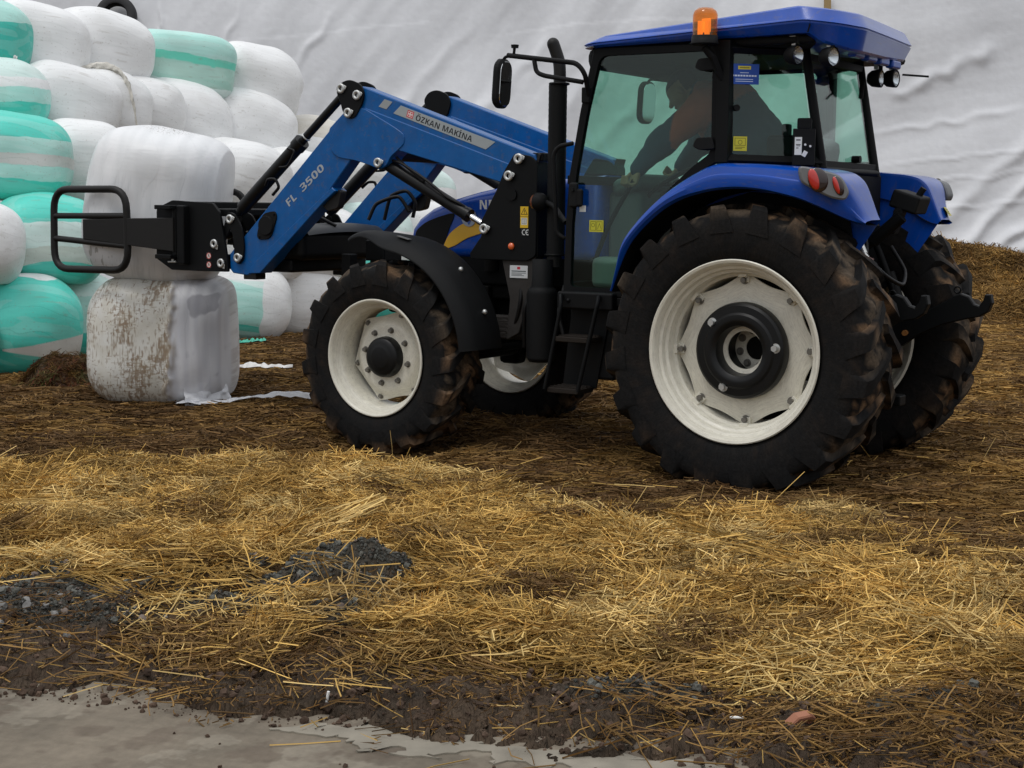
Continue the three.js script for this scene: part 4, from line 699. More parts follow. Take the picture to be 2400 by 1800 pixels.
// ---- hood
{
  const hood = group('hood', tractor);
  const side = [[-2.515, 1.12], [-2.522, 1.22], [-2.508, 1.30], [-2.455, 1.365], [-2.36, 1.425], [-2.2, 1.485], [-2.0, 1.535], [-1.8, 1.572], [-1.575, 1.60], [-1.12, 1.635], [-1.12, 1.13]];
  const s = new THREE.Shape(side.map((p) => V2(...p))), hg = new THREE.ExtrudeGeometry(s, { depth: 0.52, bevelEnabled: true, bevelSize: 0.06, bevelThickness: 0.07, bevelOffset: -0.06, bevelSegments: 5 }); hg.translate(0, 0, -0.26);
  part('bonnet', creased(hg, 50), M.hoodBlue, hood);
  both((k) => {
    const z0 = k > 0 ? 0.331 : -0.336, z1 = k > 0 ? 0.336 : -0.331;
    part('side_grille', [plate(smoothPoly([[-2.455, 1.285], [-2.36, 1.35], [-2.17, 1.40], [-2.2, 1.31], [-2.26, 1.19], [-2.4, 1.17], [-2.46, 1.2]], 4), z0, z1, 0.001)], M.plasticBlack, hood);
    part('yellow_flash', [plate(smoothPoly([[-2.245, 1.18], [-2.20, 1.27], [-2.10, 1.335], [-1.96, 1.36], [-1.80, 1.36], [-1.9, 1.30], [-2.06, 1.25], [-2.16, 1.2]], 4), z0 + 0.0015 * k, z1 + 0.0015 * k, 0.001)], std(0.74, 0.42, 0.03, 0.4), hood);
    const em = part('emblem', [new THREE.CylinderGeometry(0.055, 0.055, 0.006, 40).rotateX(PI / 2), rod([-0.03, -0.02, 0.004], [0.0, 0.045, 0.004], 0.004), rod([0.03, -0.02, 0.004], [0.0, 0.045, 0.004], 0.004)], std(0.30, 0.34, 0.42, 0.3, 0.5), hood); em.position.set(-2.05, 1.375, k * 0.339);
    const lf = new THREE.Shape(); lf.moveTo(0, 0.042); lf.quadraticCurveTo(0.036, 0.0, 0, -0.044); lf.quadraticCurveTo(-0.036, 0.0, 0, 0.042);
    const leaf = part('emblem_leaf', [new THREE.ExtrudeGeometry(lf, { depth: 0.002, bevelEnabled: false })], std(0.04, 0.11, 0.42, 0.35), hood); leaf.position.set(-2.05, 1.375, k > 0 ? 0.3425 : -0.3445);
    for (const [txt, hh, len, x, y, name] of [['NEW HOLLAND', 0.058, 0.60, -1.975, 1.425, 'maker_lettering'], ['TD5.110', 0.042, 0.23, -1.53, 1.315, 'model_lettering']]) { const d = part(name, [letters(txt, hh, len)], M.white, hood); d.position.set(k > 0 ? x : x + len, y, k * 0.3305); if (k < 0) d.rotation.y = PI; d.rotation.z = k * 0.03; }
    part('headlight', [box(0.05, 0.1, 0.16, -2.5, 1.2, k * 0.16, 0.02)], M.lens, hood);
  });
  part('front_grille', [box(0.02, 0.30, 0.3, -2.52, 1.0, 0, 0.01), box(0.2, 0.3, 0.5, -2.42, 1.0, 0, 0.02)], M.plasticBlack, hood);
  part('side_panel', [box(1.2, 0.2, 0.60, -1.75, 1.06, 0, 0.02)], M.black, hood);
}

// ---- cab
{
  const cab = group('cab', tractor);
  const ZC = 0.74, frame = M.black;
  // near and far doors: frame with a glass pane
  const outer = [[-1.128, 0.955], [-1.118, 1.35], [-1.10, 1.62], [-1.035, 1.98], [-0.955, 2.315], [-0.165, 2.31], [-0.16, 1.715], [-0.315, 1.63], [-0.445, 1.515], [-0.575, 1.385], [-0.655, 1.255], [-0.705, 1.13], [-0.745, 0.955]];
  const inner = [[-1.085, 1.0], [-1.080, 1.35], [-1.060, 1.62], [-0.995, 1.97], [-0.918, 2.275], [-0.235, 2.275], [-0.228, 1.74], [-0.34, 1.665], [-0.475, 1.545], [-0.61, 1.405], [-0.695, 1.265], [-0.742, 1.13], [-0.775, 1.0]];
  const gl = roundPoly(inner, [0.03, 0.0, 0.05, 0.05, 0.05, 0.05, 0.04, 0.05, 0, 0, 0, 0.05, 0.03]);
  both((k) => {
    part('door_frame', [plate(roundPoly(outer, 0.02), k > 0 ? ZC - 0.035 : -ZC, k > 0 ? ZC : -ZC + 0.035, 0.004, [gl])], frame, cab);
    part('door_glass', [plate(gl, k * (ZC - 0.018) - 0.0025, k * (ZC - 0.018) + 0.0025, 0)], M.glass, cab);
    // tapering rear quarter: from the door pillar to the rear corner pillar
    const A = { x: -0.165, z: 0.735 }, B = { xt: 0.136, xb: 0.251, z: 0.40 };
    const Q = (s, y, o = 0) => { const xb = mix(B.xt, B.xb, (2.30 - y) / 0.62); return [mix(A.x, xb, s) + o * 0.6, y, k * (mix(A.z, B.z, s) + o)]; };
    const pane = (s0, s1, y0, y1) => { const n = 8, r = 0.06, pts = []; const c = roundPoly([[s0, y0], [s1, y0], [s1, y1], [s0, y1]], 0.09, 4); return c; };
    const c = pane(0.07, 0.93, 1.725, 2.265), front = c.map(([s, y]) => Q(s, y, 0.002)), back = c.map(([s, y]) => Q(s, y, -0.003));
    part('quarter_glass', loft(k > 0 ? [back, front] : [front, back]), M.glass, cab);
    part('quarter_frame', [bar(Q(0, 1.69), Q(0, 2.32), 0.07, 0.05), bar(Q(0.02, 2.285), Q(0.98, 2.285), 0.05, 0.04), bar(Q(0.0, 1.705), Q(1, 1.695), 0.045, 0.05), tube([Q(0.07, 1.74), Q(0.075, 2.0), Q(0.07, 2.25)], 0.012), rod(Q(1, 1.64), Q(1, 2.32), 0.027, 0.024)], frame, cab);
    // hinges
    for (const y of [2.20, 1.79]) part('door_hinge', [plate(roundPoly([[-0.33, y - 0.015], [-0.31, y + 0.03], [-0.22, y + 0.035], [-0.20, y - 0.03], [-0.29, y - 0.035]], 0.015), k > 0 ? 0.742 : -0.768, k > 0 ? 0.768 : -0.742, 0.004)], M.plasticBlack, cab);
    part('door_handle', [box(0.055, 0.14, 0.03, -1.055, 1.515, k * 0.76, 0.014), rod([-1.055, 1.545, k * 0.775], [-1.055, 1.545, k * 0.785], 0.012), box(0.05, 0.10, 0.03, -1.025, 1.50, k * 0.755, 0.02)], M.plasticBlack, cab);
  });
  part('front_frame', [bar([-1.125, 1.0, 0.70], [-1.125, 1.0, -0.70], 0.05, 0.05), bar([-0.95, 2.29, 0.72], [-0.95, 2.29, -0.72], 0.05, 0.06), bar([-1.11, 1.60, 0.7], [-1.11, 1.60, -0.7], 0.05, 0.05)], frame, cab);
  part('windscreen', loft([[[-1.102, 1.64, -0.70], [-0.962, 2.26, -0.70], [-0.962, 2.26, 0.70], [-1.102, 1.64, 0.70]], [[-1.107, 1.64, -0.70], [-0.967, 2.26, -0.70], [-0.967, 2.26, 0.70], [-1.107, 1.64, 0.70]]]), M.glass, cab);
  part('rear_window', loft([[[0.244, 1.70, -0.39], [0.148, 2.235, -0.39], [0.148, 2.235, 0.39], [0.244, 1.70, 0.39]], [[0.249, 1.70, -0.39], [0.153, 2.235, -0.39], [0.153, 2.235, 0.39], [0.249, 1.70, 0.39]]]), M.glass, cab);
  part('rear_window_sill', [bar([0.25, 1.685, 0.40], [0.25, 1.685, -0.40], 0.035, 0.05), rod([0.262, 1.66, 0.41], [0.262, 1.66, -0.41], 0.02)], frame, cab);
  part('rear_window_header', [bar([0.150, 2.25, 0.40], [0.150, 2.25, -0.40], 0.03, 0.04)], frame, cab);
  part('rear_window_latch', [rod([0.238, 1.73, -0.08], [0.285, 1.73, -0.08], 0.02)], frame, cab);
  part('window_strut', [rod([0.19, 2.2, -0.33], [0.18, 2.08, -0.33], 0.013)], M.plasticBlack, cab);
  part('cab_floor', [box(1.25, 0.10, 1.38, -0.50, 0.93, 0, 0.02), box(0.36, 0.05, 0.06, -0.93, 0.93, 0.71, 0.008)], M.plasticBlack, cab);
  part('cab_rear_wall', [box(0.04, 0.66, 0.95, 0.25, 1.32, 0, 0.01), box(0.26, 0.06, 0.9, 0.12, 1.66, 0, 0.01)], M.plasticBlack, cab);
  part('headlining', [box(1.28, 0.05, 1.40, -0.33, 2.315, 0, 0.02), box(0.13, 0.12, 1.44, -0.955, 2.262, 0, 0.045)], M.plasticBlack, cab);
  // roof shell
  const plan = roundPoly([[-1.01, -0.79], [-1.025, 0.79], [0.33, 0.79], [0.46, 0.73], [0.52, 0.56], [0.46, 0.0], [0.38, -0.60], [0.29, -0.74]], [0.10, 0.10, 0.07, 0.09, 0.09, 0.0, 0.06, 0.10], 6);
  const yb = (x) => lerpLine([[-0.99, 2.298], [-0.6, 2.316], [-0.16, 2.332], [0.33, 2.318], [0.40, 2.27], [0.5, 2.235]], x), yc = (x) => lerpLine([[-1.02, 2.308], [-0.6, 2.356], [-0.18, 2.392], [0.3, 2.378], [0.5, 2.352]], x), yt = (x) => lerpLine([[-1.02, 2.345], [-0.6, 2.418], [-0.3, 2.450], [0.25, 2.458], [0.5, 2.430]], x);
  const inset = (d) => plan.map(([x, z]) => [(x + 0.24) * (1 - d / 0.74) - 0.24, z * (1 - d / 0.79)]);
  const ring = (d, f, dy = 0) => inset(d).map(([x, z], i) => [x, f(plan[i][0]) + dy + 0.017, z]);
  const roof = part('roof', creased(loft([ring(0.12, yb, 0.0), ring(0.045, yb), ring(0.034, yb, 0.010), ring(0.004, yc, -0.012), ring(0.010, yc, -0.009), ring(0.010, yc, -0.002), ring(0.0, yc, 0.002), ring(0.004, yc, 0.008), ring(0.040, yt, -0.008), ring(0.052, yt), ring(0.30, yt, 0.03)]), 22), M.hoodBlue, cab);
  for (const z of [0.36, 0.13, -0.10, -0.33]) part('roof_rib', [box(0.05, 0.045, 0.14, 0.405 - (0.4 - z) * 0.06, 2.262, z, 0.012)], M.hoodBlue, roof);
  part('roof_rear_seam', [tube([[0.30, 2.335, 0.775], [0.31, 2.385, 0.772], [0.26, 2.44, 0.70], [0.20, 2.463, 0.62]], 0.004)], M.black, roof);

  // work lights under the roof
  const workLight = (x, y, z, ry) => {
    const w = group('work_light', cab); w.position.set(x, y + 0.012, z); w.rotation.y = ry; w.scale.setScalar(0.82);
    const sh = part('housing', [latheZ([[0, -0.075], [0.035, -0.072], [0.055, -0.045], [0.062, 0.0], [0.063, 0.02], [0.056, 0.024]], 30).rotateY(PI / 2)], M.plasticBlack, w);
    part('reflector', [latheZ([[0, -0.02], [0.03, -0.012], [0.054, 0.016]], 30).rotateY(PI / 2)], M.chrome, w);
    part('lens', [latheZ([[0, 0.030], [0.035, 0.027], [0.055, 0.020], [0.0, 0.020]], 30).rotateY(PI / 2)], M.lens, w);
    part('bracket', [box(0.03, 0.055, 0.004, -0.02, 0.088, 0.0, 0.001), box(0.05, 0.006, 0.04, -0.02, 0.115, 0, 0.001)], M.zinc, w);
  };
  workLight(0.205, 2.222, 0.69, -0.3); workLight(0.39, 2.207, 0.68, -0.3); workLight(0.29, 2.175, -0.30, 0); workLight(0.32, 2.185, -0.46, -0.1);
  eachPart('light_mount', [rod([0.40, 2.27, 0.68], [0.40, 2.33, 0.68], 0.012), rod([0.215, 2.29, 0.69], [0.215, 2.34, 0.69], 0.012), rod([0.3, 2.23, -0.3], [0.3, 2.32, -0.3], 0.012), rod([0.33, 2.24, -0.46], [0.33, 2.32, -0.46], 0.012), rod([0.36, 2.22, -0.5], [0.47, 2.215, -0.62], 0.006)], M.plasticBlack, cab);
  // beacon on its arm
  const bc = group('beacon', cab); bc.position.set(-0.235, 2.29, 0.845);
  part('base', [latheZ([[0, 0], [0.074, 0.0], [0.076, 0.008], [0.070, 0.012], [0.068, 0.046], [0, 0.046]], 36).rotateX(-PI / 2), rod([0, -0.01, 0], [0.03, -0.06, -0.03], 0.02), bar([0.03, -0.05, -0.03], [0.055, -0.17, -0.10], 0.035, 0.03)], M.plasticBlack, bc);
  part('amber_dome', [latheZ([[0.064, 0.046], [0.064, 0.150], [0.058, 0.170], [0.04, 0.186], [0, 0.190]], 36).rotateX(-PI / 2)], M.amberLens, bc);
  part('reflector', [box(0.05, 0.07, 0.012, 0, 0.10, -0.015, 0.004), rod([0.02, 0.05, 0.015], [0.02, 0.12, 0.015], 0.014), rod([-0.02, 0.05, 0.015], [-0.02, 0.12, 0.015], 0.014)], std(0.9, 0.62, 0.30, 0.2, 0.3, { emissive: new THREE.Color().setRGB(1.0, 0.42, 0.06), emissiveIntensity: 0.45 }), bc);
  // mirrors
  both((k) => {
    const m = group('mirror', cab), z = k * 0.86;
    part('arm', [polyTube([[-1.44, 2.285, z], [-0.99, 2.225, z], [-0.945, 2.17, z - k * 0.01], [-0.965, 2.06, z - k * 0.09]], 0.014, 0.07), polyTube([[-1.265, 2.255, z], [-1.25, 2.185, z], [-1.20, 2.165, z], [-0.968, 2.125, z - k * 0.03]], 0.013, 0.04), rod([-1.40, 2.28, z], [-1.395, 2.325, z], 0.008), new THREE.CylinderGeometry(0.022, 0.02, 0.018, 12).translate(-1.393, 2.332, z), polyTube([[-1.42, 2.282, z], [-1.465, 2.275, z], [-1.478, 2.21, z]], 0.009, 0.03), box(0.05, 0.085, 0.03, -0.985, 2.06, z - k * 0.1, 0.006)], M.plasticBlack, m);
    const rr2 = (w, h, d) => plate(roundPoly([[-w / 2, -h / 2], [w / 2, -h / 2], [w / 2, h / 2], [-w / 2, h / 2]], 0.075, 6), -d / 2, d / 2, min(0.012, d * 0.3)).rotateY(PI / 2);
    const hs = part('mirror_housing', [rr2(0.165, 0.275, 0.045)], M.plasticBlack, m); hs.position.set(-1.478, 2.13, z); hs.rotation.set(0, k * 0.12, -0.06);
    const gs = part('mirror_glass', [rr2(0.14, 0.245, 0.004)], M.mirror, m); gs.position.set(-1.454, 2.128, z - k * 0.003); gs.rotation.set(0, k * 0.12, -0.06);
  });
  part('grab_rail', [polyTube([[-1.075, 1.80, 0.745], [-1.165, 1.785, 0.745], [-1.20, 1.745, 0.745], [-1.20, 1.30, 0.70], [-1.15, 1.27, 0.69]], 0.012, 0.06)], M.plasticBlack, cab);
  // seat, steering column and levers
  part('driver_seat', [box(0.48, 0.13, 0.5, -0.22, 1.42, 0, 0.05), box(0.14, 0.46, 0.46, 0.03, 1.62, 0, 0.06, 0, 0, -0.18), box(0.34, 0.22, 0.36, -0.2, 1.24, 0, 0.03), box(0.26, 0.05, 0.07, -0.18, 1.60, 0.27, 0.02), box(0.16, 0.12, 0.1, -0.02, 1.79, 0.29, 0.02), box(0.04, 0.1, 0.06, 0.0, 1.86, 0.29, 0.01)], M.plasticBlack, cab);
  const st = group('steering_wheel', cab); st.position.set(-0.80, 1.585, 0); st.rotation.set(0, 0, 0.55);
  part('wheel_rim', [new THREE.TorusGeometry(0.20, 0.014, 10, 48).rotateX(PI / 2)], M.plasticBlack, st);
  part('spokes', [rod([-0.2, 0, 0], [0.2, 0, 0], 0.012), rod([0, 0, -0.2], [0, 0, 0.2], 0.012), rod([0, -0.35, 0], [0, 0.02, 0], 0.035)], M.plasticBlack, st);
  part('dashboard', [box(0.24, 0.5, 0.5, -1.02, 1.30, 0, 0.05), box(0.2, 0.1, 0.56, -1.0, 1.58, 0, 0.04, 0, 0, 0.3)], std(0.12, 0.125, 0.13, 0.6), cab);
  part('control_lever', [tube([[-0.83, 1.60, 0.48], [-0.92, 1.47, 0.47], [-1.0, 1.34, 0.46], [-1.06, 1.2, 0.46], [-1.09, 1.14, 0.45]], 0.014), new THREE.SphereGeometry(0.022, 14, 10).translate(-1.1, 1.14, 0.45)], M.plasticBlack, cab);
  part('side_console', [box(0.55, 0.22, 0.2, -0.35, 1.24, 0.52, 0.04), box(0.2, 0.18, 0.16, -0.95, 1.08, 0.5, 0.04)], std(0.18, 0.19, 0.17, 0.6), cab);
  // things stuck to the glass and the pillar
  const QF = (s, y) => { const xb = mix(0.136, 0.251, (2.30 - y) / 0.62); return [mix(-0.165, xb, s), y, mix(0.735, 0.40, s)]; };
  const qAng = Math.atan2(0.335, 0.36);
  const stick = (s, y, w, h, draw, name, cw = 512) => { const t = canvasTex(cw, Math.round(cw * h / w), draw), p = QF(s, y), d = decal(w, h, t, p[0] + 0.006, p[1], p[2] + 0.008, 0, cab, name); d.rotation.y = qAng; return d; };
  stick(0.22, 2.15, 0.16, 0.105, (c, w, h) => { c.fillStyle = '#1c4fae'; c.fillRect(0, 0, w, h); c.fillStyle = '#e3d34a'; c.fillRect(w * 0.28, h * 0.10, w * 0.44, h * 0.17); c.fillStyle = '#8c8428'; c.fillRect(w * 0.33, h * 0.16, w * 0.34, h * 0.05); c.fillStyle = '#dfe8f5'; for (let i = 0; i < 9; i++) c.fillRect(w * (0.08 + i * 0.095), h * 0.54, w * 0.075, h * 0.08); for (const y of [0.42, 0.74, 0.84]) c.fillRect(w * (y < 0.5 ? 0.35 : 0.2), h * y, w * (y < 0.5 ? 0.3 : 0.6), h * 0.03); }, 'blue_sticker');
  stick(0.17, 1.79, 0.075, 0.075, (c, w, h) => { c.fillStyle = '#c9bf35'; c.fillRect(0, 0, w, h); c.strokeStyle = '#6f6a18'; c.lineWidth = w * 0.04; c.strokeRect(w * 0.12, h * 0.12, w * 0.76, h * 0.5); c.beginPath(); c.arc(w * 0.5, h * 0.4, w * 0.14, 0, 7); c.stroke(); c.fillStyle = '#6f6a18'; c.fillRect(w * 0.15, h * 0.72, w * 0.7, h * 0.05); c.fillRect(w * 0.15, h * 0.82, w * 0.5, h * 0.05); }, 'yellow_sticker', 128);
  const safety = canvasTex(128, 96, (c, w, h) => { c.fillStyle = '#b9b62f'; c.fillRect(0, 0, w, h); c.strokeStyle = '#55540f'; c.lineWidth = 4; c.strokeRect(12, 12, 46, 70); c.strokeRect(68, 12, 48, 70); c.beginPath(); c.arc(34, 40, 14, 0, 7); c.moveTo(76, 70); c.lineTo(92, 26); c.lineTo(108, 70); c.stroke(); });
  decal(0.09, 0.065, safety, -0.925, 1.345, 0.728, 0, cab, 'yellow_sticker');
  decal(0.04, 0.035, canvasTex(64, 64, (c) => { c.fillStyle = '#d8dcda'; c.fillRect(0, 0, 64, 64); }), -1.015, 1.44, 0.728, 0, cab, 'white_sticker');
  for (const [s, y] of [[0.13, 1.975], [0.9, 1.82]]) { const p = QF(s, y), g = part('glass_fixing', [new THREE.CylinderGeometry(0.017, 0.017, 0.02, 16).rotateX(PI / 2)], M.plasticBlack, cab); g.position.set(p[0] + 0.006, y, p[2] + 0.008); g.rotation.y = qAng; }
  // black switch box on the rear corner pillar
  const bx = group('switch_box', cab); bx.position.set(0.20, 1.775, 0.53); bx.rotation.y = 0.35;
  part('box_body', [box(0.115, 0.19, 0.05, 0, 0, 0, 0.004), box(0.075, 0.06, 0.05, 0.0, 0.12, 0, 0.01), tube([[0.04, -0.09, 0], [0.06, -0.15, -0.02], [0.03, -0.2, -0.06]], 0.01)], M.plasticBlack, bx);
  const lt = canvasTex(96, 240, (c, w, h) => { c.fillStyle = '#dedfda'; c.fillRect(0, 0, w, h); c.fillStyle = '#555'; c.fillRect(18, 30, 60, 18); c.fillRect(18, 95, 62, 14); c.fillRect(24, 114, 50, 10); c.fillRect(22, 140, 30, 14); });
  decal(0.037, 0.092, lt, -0.028, 0.005, 0.0265, 0, bx, 'white_label');
  eachPart('switch', [new THREE.CylinderGeometry(0.006, 0.006, 0.012, 10).rotateX(PI / 2).translate(0.008, 0.012, 0.03), new THREE.CylinderGeometry(0.006, 0.006, 0.012, 10).rotateX(PI / 2).translate(0.034, 0.004, 0.03), box(0.022, 0.03, 0.004, 0.006, -0.035, 0.027, 0.001, 0, 0, -0.5)], M.white, bx);
}

// ---- rear mudguards with lamps
{
  const U = [[-0.735, 1.005], [-0.694, 1.142], [-0.648, 1.259], [-0.569, 1.365], [-0.440, 1.490], [-0.330, 1.568], [-0.22, 1.630], [-0.126, 1.668], [0.02, 1.672], [0.17, 1.666], [0.30, 1.655], [0.41, 1.645], [0.50, 1.625], [0.57, 1.585], [0.625, 1.52], [0.672, 1.45], [0.705, 1.395]];
  const D = [[-0.722, 1.000], [-0.672, 1.138], [-0.622, 1.245], [-0.545, 1.338], [-0.410, 1.452], [-0.300, 1.508], [-0.20, 1.537], [-0.105, 1.555], [0.02, 1.563], [0.15, 1.553], [0.27, 1.530], [0.36, 1.508], [0.44, 1.478], [0.52, 1.445], [0.59, 1.415], [0.65, 1.395], [0.708, 1.383]];
  const cu = new THREE.CatmullRomCurve3(U.map((p) => V(p[0], p[1], 0))), cd = new THREE.CatmullRomCurve3(D.map((p) => V(p[0], p[1], 0)));
  both((k) => {
    const f = group('rear_mudguard', tractor), rows = 90;
    const sec = (t) => {
      const u = cu.getPoint(t), d = cd.getPoint(t), zo = 0.955 - 0.25 * sstep(0.64, 1, t) - 0.05 * sstep(0.15, 0, t), zi = 0.50, back = 0.363 * 0.25 * sstep(0.64, 1, t); u.x -= back; d.x -= back;
      const P = (p, q, z) => [mix(p.x, q.x, 0), 0, z];
      const L = (s, z) => [mix(d.x, u.x, s), mix(d.y, u.y, s), k * z];
      const nn = V(u.x - 0.014, u.y - 0.717, 0).setLength(0.02), wallY = max(1.18, 0);
      return [[d.x - nn.x * 0.5, d.y - nn.y * 0.5, k * (zo - 0.03)], L(0, zo), L(0.33, zo + 0.008), L(0.55, zo + 0.004), L(0.6, zo - 0.004), L(0.92, zo - 0.012), [u.x + nn.x * 0.15, u.y + nn.y * 0.15, k * (zo - 0.03)], [u.x + nn.x * 0.5, u.y + nn.y * 0.5, k * (zo - 0.07)], [u.x + nn.x * 0.6, u.y + nn.y * 0.6, k * (zi + 0.02)], [u.x + nn.x * 0.4, u.y + nn.y * 0.4, k * zi], [u.x - nn.x * 0.4, u.y - nn.y * 0.4, k * (zi - 0.006)], [mix(u.x, 0.014, 0.25), max(1.02, mix(u.y, 0.9, 0.45)), k * (zi - 0.006)]];
    };
    const rr = []; for (let i = 0; i <= rows; i++) rr.push(sec(i / rows));
    const n = rr[0].length, g = gridGeo(rows, n - 1, (a, b) => rr[Math.round(a * rows)][Math.round(b * (n - 1))]);
    part('shell', creased(g, 30), M.hoodBlue, f);
    const lin = gridGeo(60, 6, (a, b) => { const t = a, u = cd.getPoint(t), s = b; const nn = V(u.x - 0.014, u.y - 0.717, 0).setLength(0.01); const tp = sstep(0.64, 1, t); return [u.x - nn.x - 0.09 * tp, u.y - nn.y, k * mix(0.92 - 0.25 * tp, 0.47, s)]; });
    part('wheel_arch_liner', [lin, plate([[-0.72, 0.95], [-0.6, 1.25], [-0.4, 1.45], [-0.1, 1.54], [0.25, 1.52], [0.45, 1.45], [0.5, 1.2], [0.3, 1.0], [-0.3, 0.9]], k > 0 ? 0.505 : -0.525, k > 0 ? 0.525 : -0.505, 0.002)], M.plasticBlack, f);
    const lp = group('lamp_cluster', f); lp.position.set(0.468, 1.575, k * 0.905); lp.rotation.set(0, k * 0.5, 0); if (k < 0) lp.scale.setScalar(0.85);
    part('lamp_housing', [plate(smoothPoly([[-0.125, 0.085], [-0.05, 0.078], [0.07, 0.045], [0.118, -0.03], [0.10, -0.072], [0.03, -0.062], [-0.06, -0.02], [-0.115, 0.015]], 5), k > 0 ? -0.03 : -0.03, 0.03, 0.008)], std(0.16, 0.165, 0.17, 0.5), lp);
    for (const [x, y, a, b] of [[-0.035, 0.022, 0.050, 0.062], [0.065, -0.005, 0.026, 0.052]]) {
      const rg = part('lens_surround', [new THREE.SphereGeometry(1, 30, 16).scale(a, b, 0.014)], phys(0.02, 0.008, 0.008, 0.2, { clearcoat: 1 }), lp); rg.position.set(x, y, k * 0.027); rg.rotation.z = 0.35;
      const e = part('red_lens', [new THREE.SphereGeometry(1, 28, 16).scale(a * 0.52, b * 0.86, 0.012)], M.redLens, lp); e.position.set(x - a * 0.40, y + b * 0.05, k * 0.034); e.rotation.z = 0.35;
    }
    
    if (k < 0) { const t = canvasTex(128, 64, (c, w, h) => { c.fillStyle = '#c8bd3a'; c.fillRect(0, 0, w, h); c.fillStyle = '#5c5614'; c.fillRect(12, 10, 40, 44); c.fillRect(60, 14, 56, 8); c.fillRect(60, 30, 56, 8); c.fillRect(60, 46, 36, 8); }); const d = decal(0.12, 0.06, t, 0.604, 1.45, -0.66, 0, f, 'yellow_sticker'); d.rotation.order = 'YXZ'; d.rotation.set(-0.6, PI / 2 + 0.2, 0); }
  });
}

// ---- front mudguards
both((k) => {
  const f = group('front_mudguard', tractor), C = [-2.337, 0.531];
  const sec = (ph, inn) => { const tip = sstep(rad(78), rad(119), ph), base = 0.735 - 0.02 * sstep(rad(60), rad(0), ph) + 0.075 * tip * tip; return [[0.57, base - 0.03 * (1 - tip)], [0.60, base], [0.72, base + 0.012], [0.84, base], [0.90, base - 0.03 * (1 - tip * 0.7)], [0.93, base - 0.072 * (1 - tip * 0.75)]].map(([z, r]) => { const rr = r - (inn ? 0.008 : 0); return [C[0] + cos(ph) * rr, C[1] + sin(ph) * rr, k * mix(z, 0.60 + (z - 0.57) * 0.25, tip)]; }); };
  const N = 60, mk = (inn) => gridGeo(N, 5, (u, v) => sec(rad(mix(119, 7, u)), inn)[Math.round(v * 5)]);
  const edge = gridGeo(N, 1, (u, v) => sec(rad(mix(119, 7, u)), v > 0.5)[5]), tipE = gridGeo(5, 1, (u, v) => sec(rad(119), v > 0.5)[Math.round(u * 5)]), endE = gridGeo(5, 1, (u, v) => sec(rad(7), v > 0.5)[Math.round(u * 5)]);
  part('guard_shell', [creased(mk(false), 60), mk(true), edge, tipE, endE], M.plasticBlack, f);
  eachPart('guard_bracket', [tube([[-2.2, 0.62, k * 0.5], [-2.0, 0.9, k * 0.56], [-1.93, 1.08, k * 0.66]], 0.02), tube([[-2.2, 0.60, k * 0.5], [-1.9, 0.7, k * 0.56], [-1.70, 0.80, k * 0.66]], 0.02)], M.darkCast, f);
  for (const [a, z] of [[47, 0.74], [24, 0.74]]) { const r = 0.744, b = part('fixing_bolt', [new THREE.SphereGeometry(0.016, 14, 8).scale(1, 1, 1)], M.zinc, f); b.position.set(C[0] + cos(rad(a)) * r, C[1] + sin(rad(a)) * r, k * z); }
  const pl = part('badge', [box(0.09, 0.006, 0.035, 0, 0, 0, 0.002)], std(0.10, 0.10, 0.10, 0.5), f); pl.position.set(C[0] + cos(rad(77)) * 0.742, C[1] + sin(rad(77)) * 0.742, k * 0.84); pl.rotation.z = rad(-13);
});

// ---- exhaust stack
{
  const ex = group('exhaust_stack', tractor);
  part('pipe', [rod([-1.335, 1.1, 0.5], [-1.318, 2.10, 0.5], 0.043, 0.043, 20), tube([[-1.318, 2.08, 0.5], [-1.316, 2.2, 0.5], [-1.322, 2.27, 0.5], [-1.338, 2.33, 0.51], [-1.352, 2.375, 0.52]], 0.036, false, 30, 16), new THREE.SphereGeometry(0.036, 14, 10).translate(-1.352, 2.375, 0.52)], M.steelDark, ex);
  const sg = new THREE.CylinderGeometry(0.052, 0.052, 0.98, 26, 60, true); { const p = sg.attributes.position; for (let i = 0; i < p.count; i++) { const j = floor(i / 27), m = i % 27, s = (j + m) % 2 ? 1.035 : 1; p.setX(i, p.getX(i) * s); p.setZ(i, p.getZ(i) * s); } sg.computeVertexNormals(); } sg.translate(-1.327, 1.66, 0.5);
  part('heat_shield', [sg], M.plasticBlack, ex);
  eachPart('clamp_band', [new THREE.TorusGeometry(0.054, 0.007, 8, 30).rotateX(PI / 2).translate(-1.319, 2.15, 0.5), new THREE.TorusGeometry(0.054, 0.007, 8, 30).rotateX(PI / 2).translate(-1.333, 1.17, 0.5)], M.black, ex);
}
// ---- side lamp on its stalk
{
  const l = group('side_lamp', tractor);
  part('lamp_body', [latheZ([[0, -0.05], [0.035, -0.045], [0.052, -0.01], [0.054, 0.02], [0.045, 0.03], [0, 0.032]], 28).rotateY(-PI / 2).translate(-1.40, 1.475, 0.56)], M.plasticBlack, l);
  part('amber_lens', [latheZ([[0.044, 0.0], [0.04, 0.014], [0, 0.02]], 26).rotateY(-PI / 2).translate(-1.432, 1.475, 0.56)], std(0.16, 0.05, 0.02, 0.3), l);
  part('stalk', [tube([[-1.36, 1.475, 0.56], [-1.28, 1.45, 0.6], [-1.2, 1.40, 0.66], [-1.14, 1.36, 0.7]], 0.015)], M.plasticBlack, l);
}

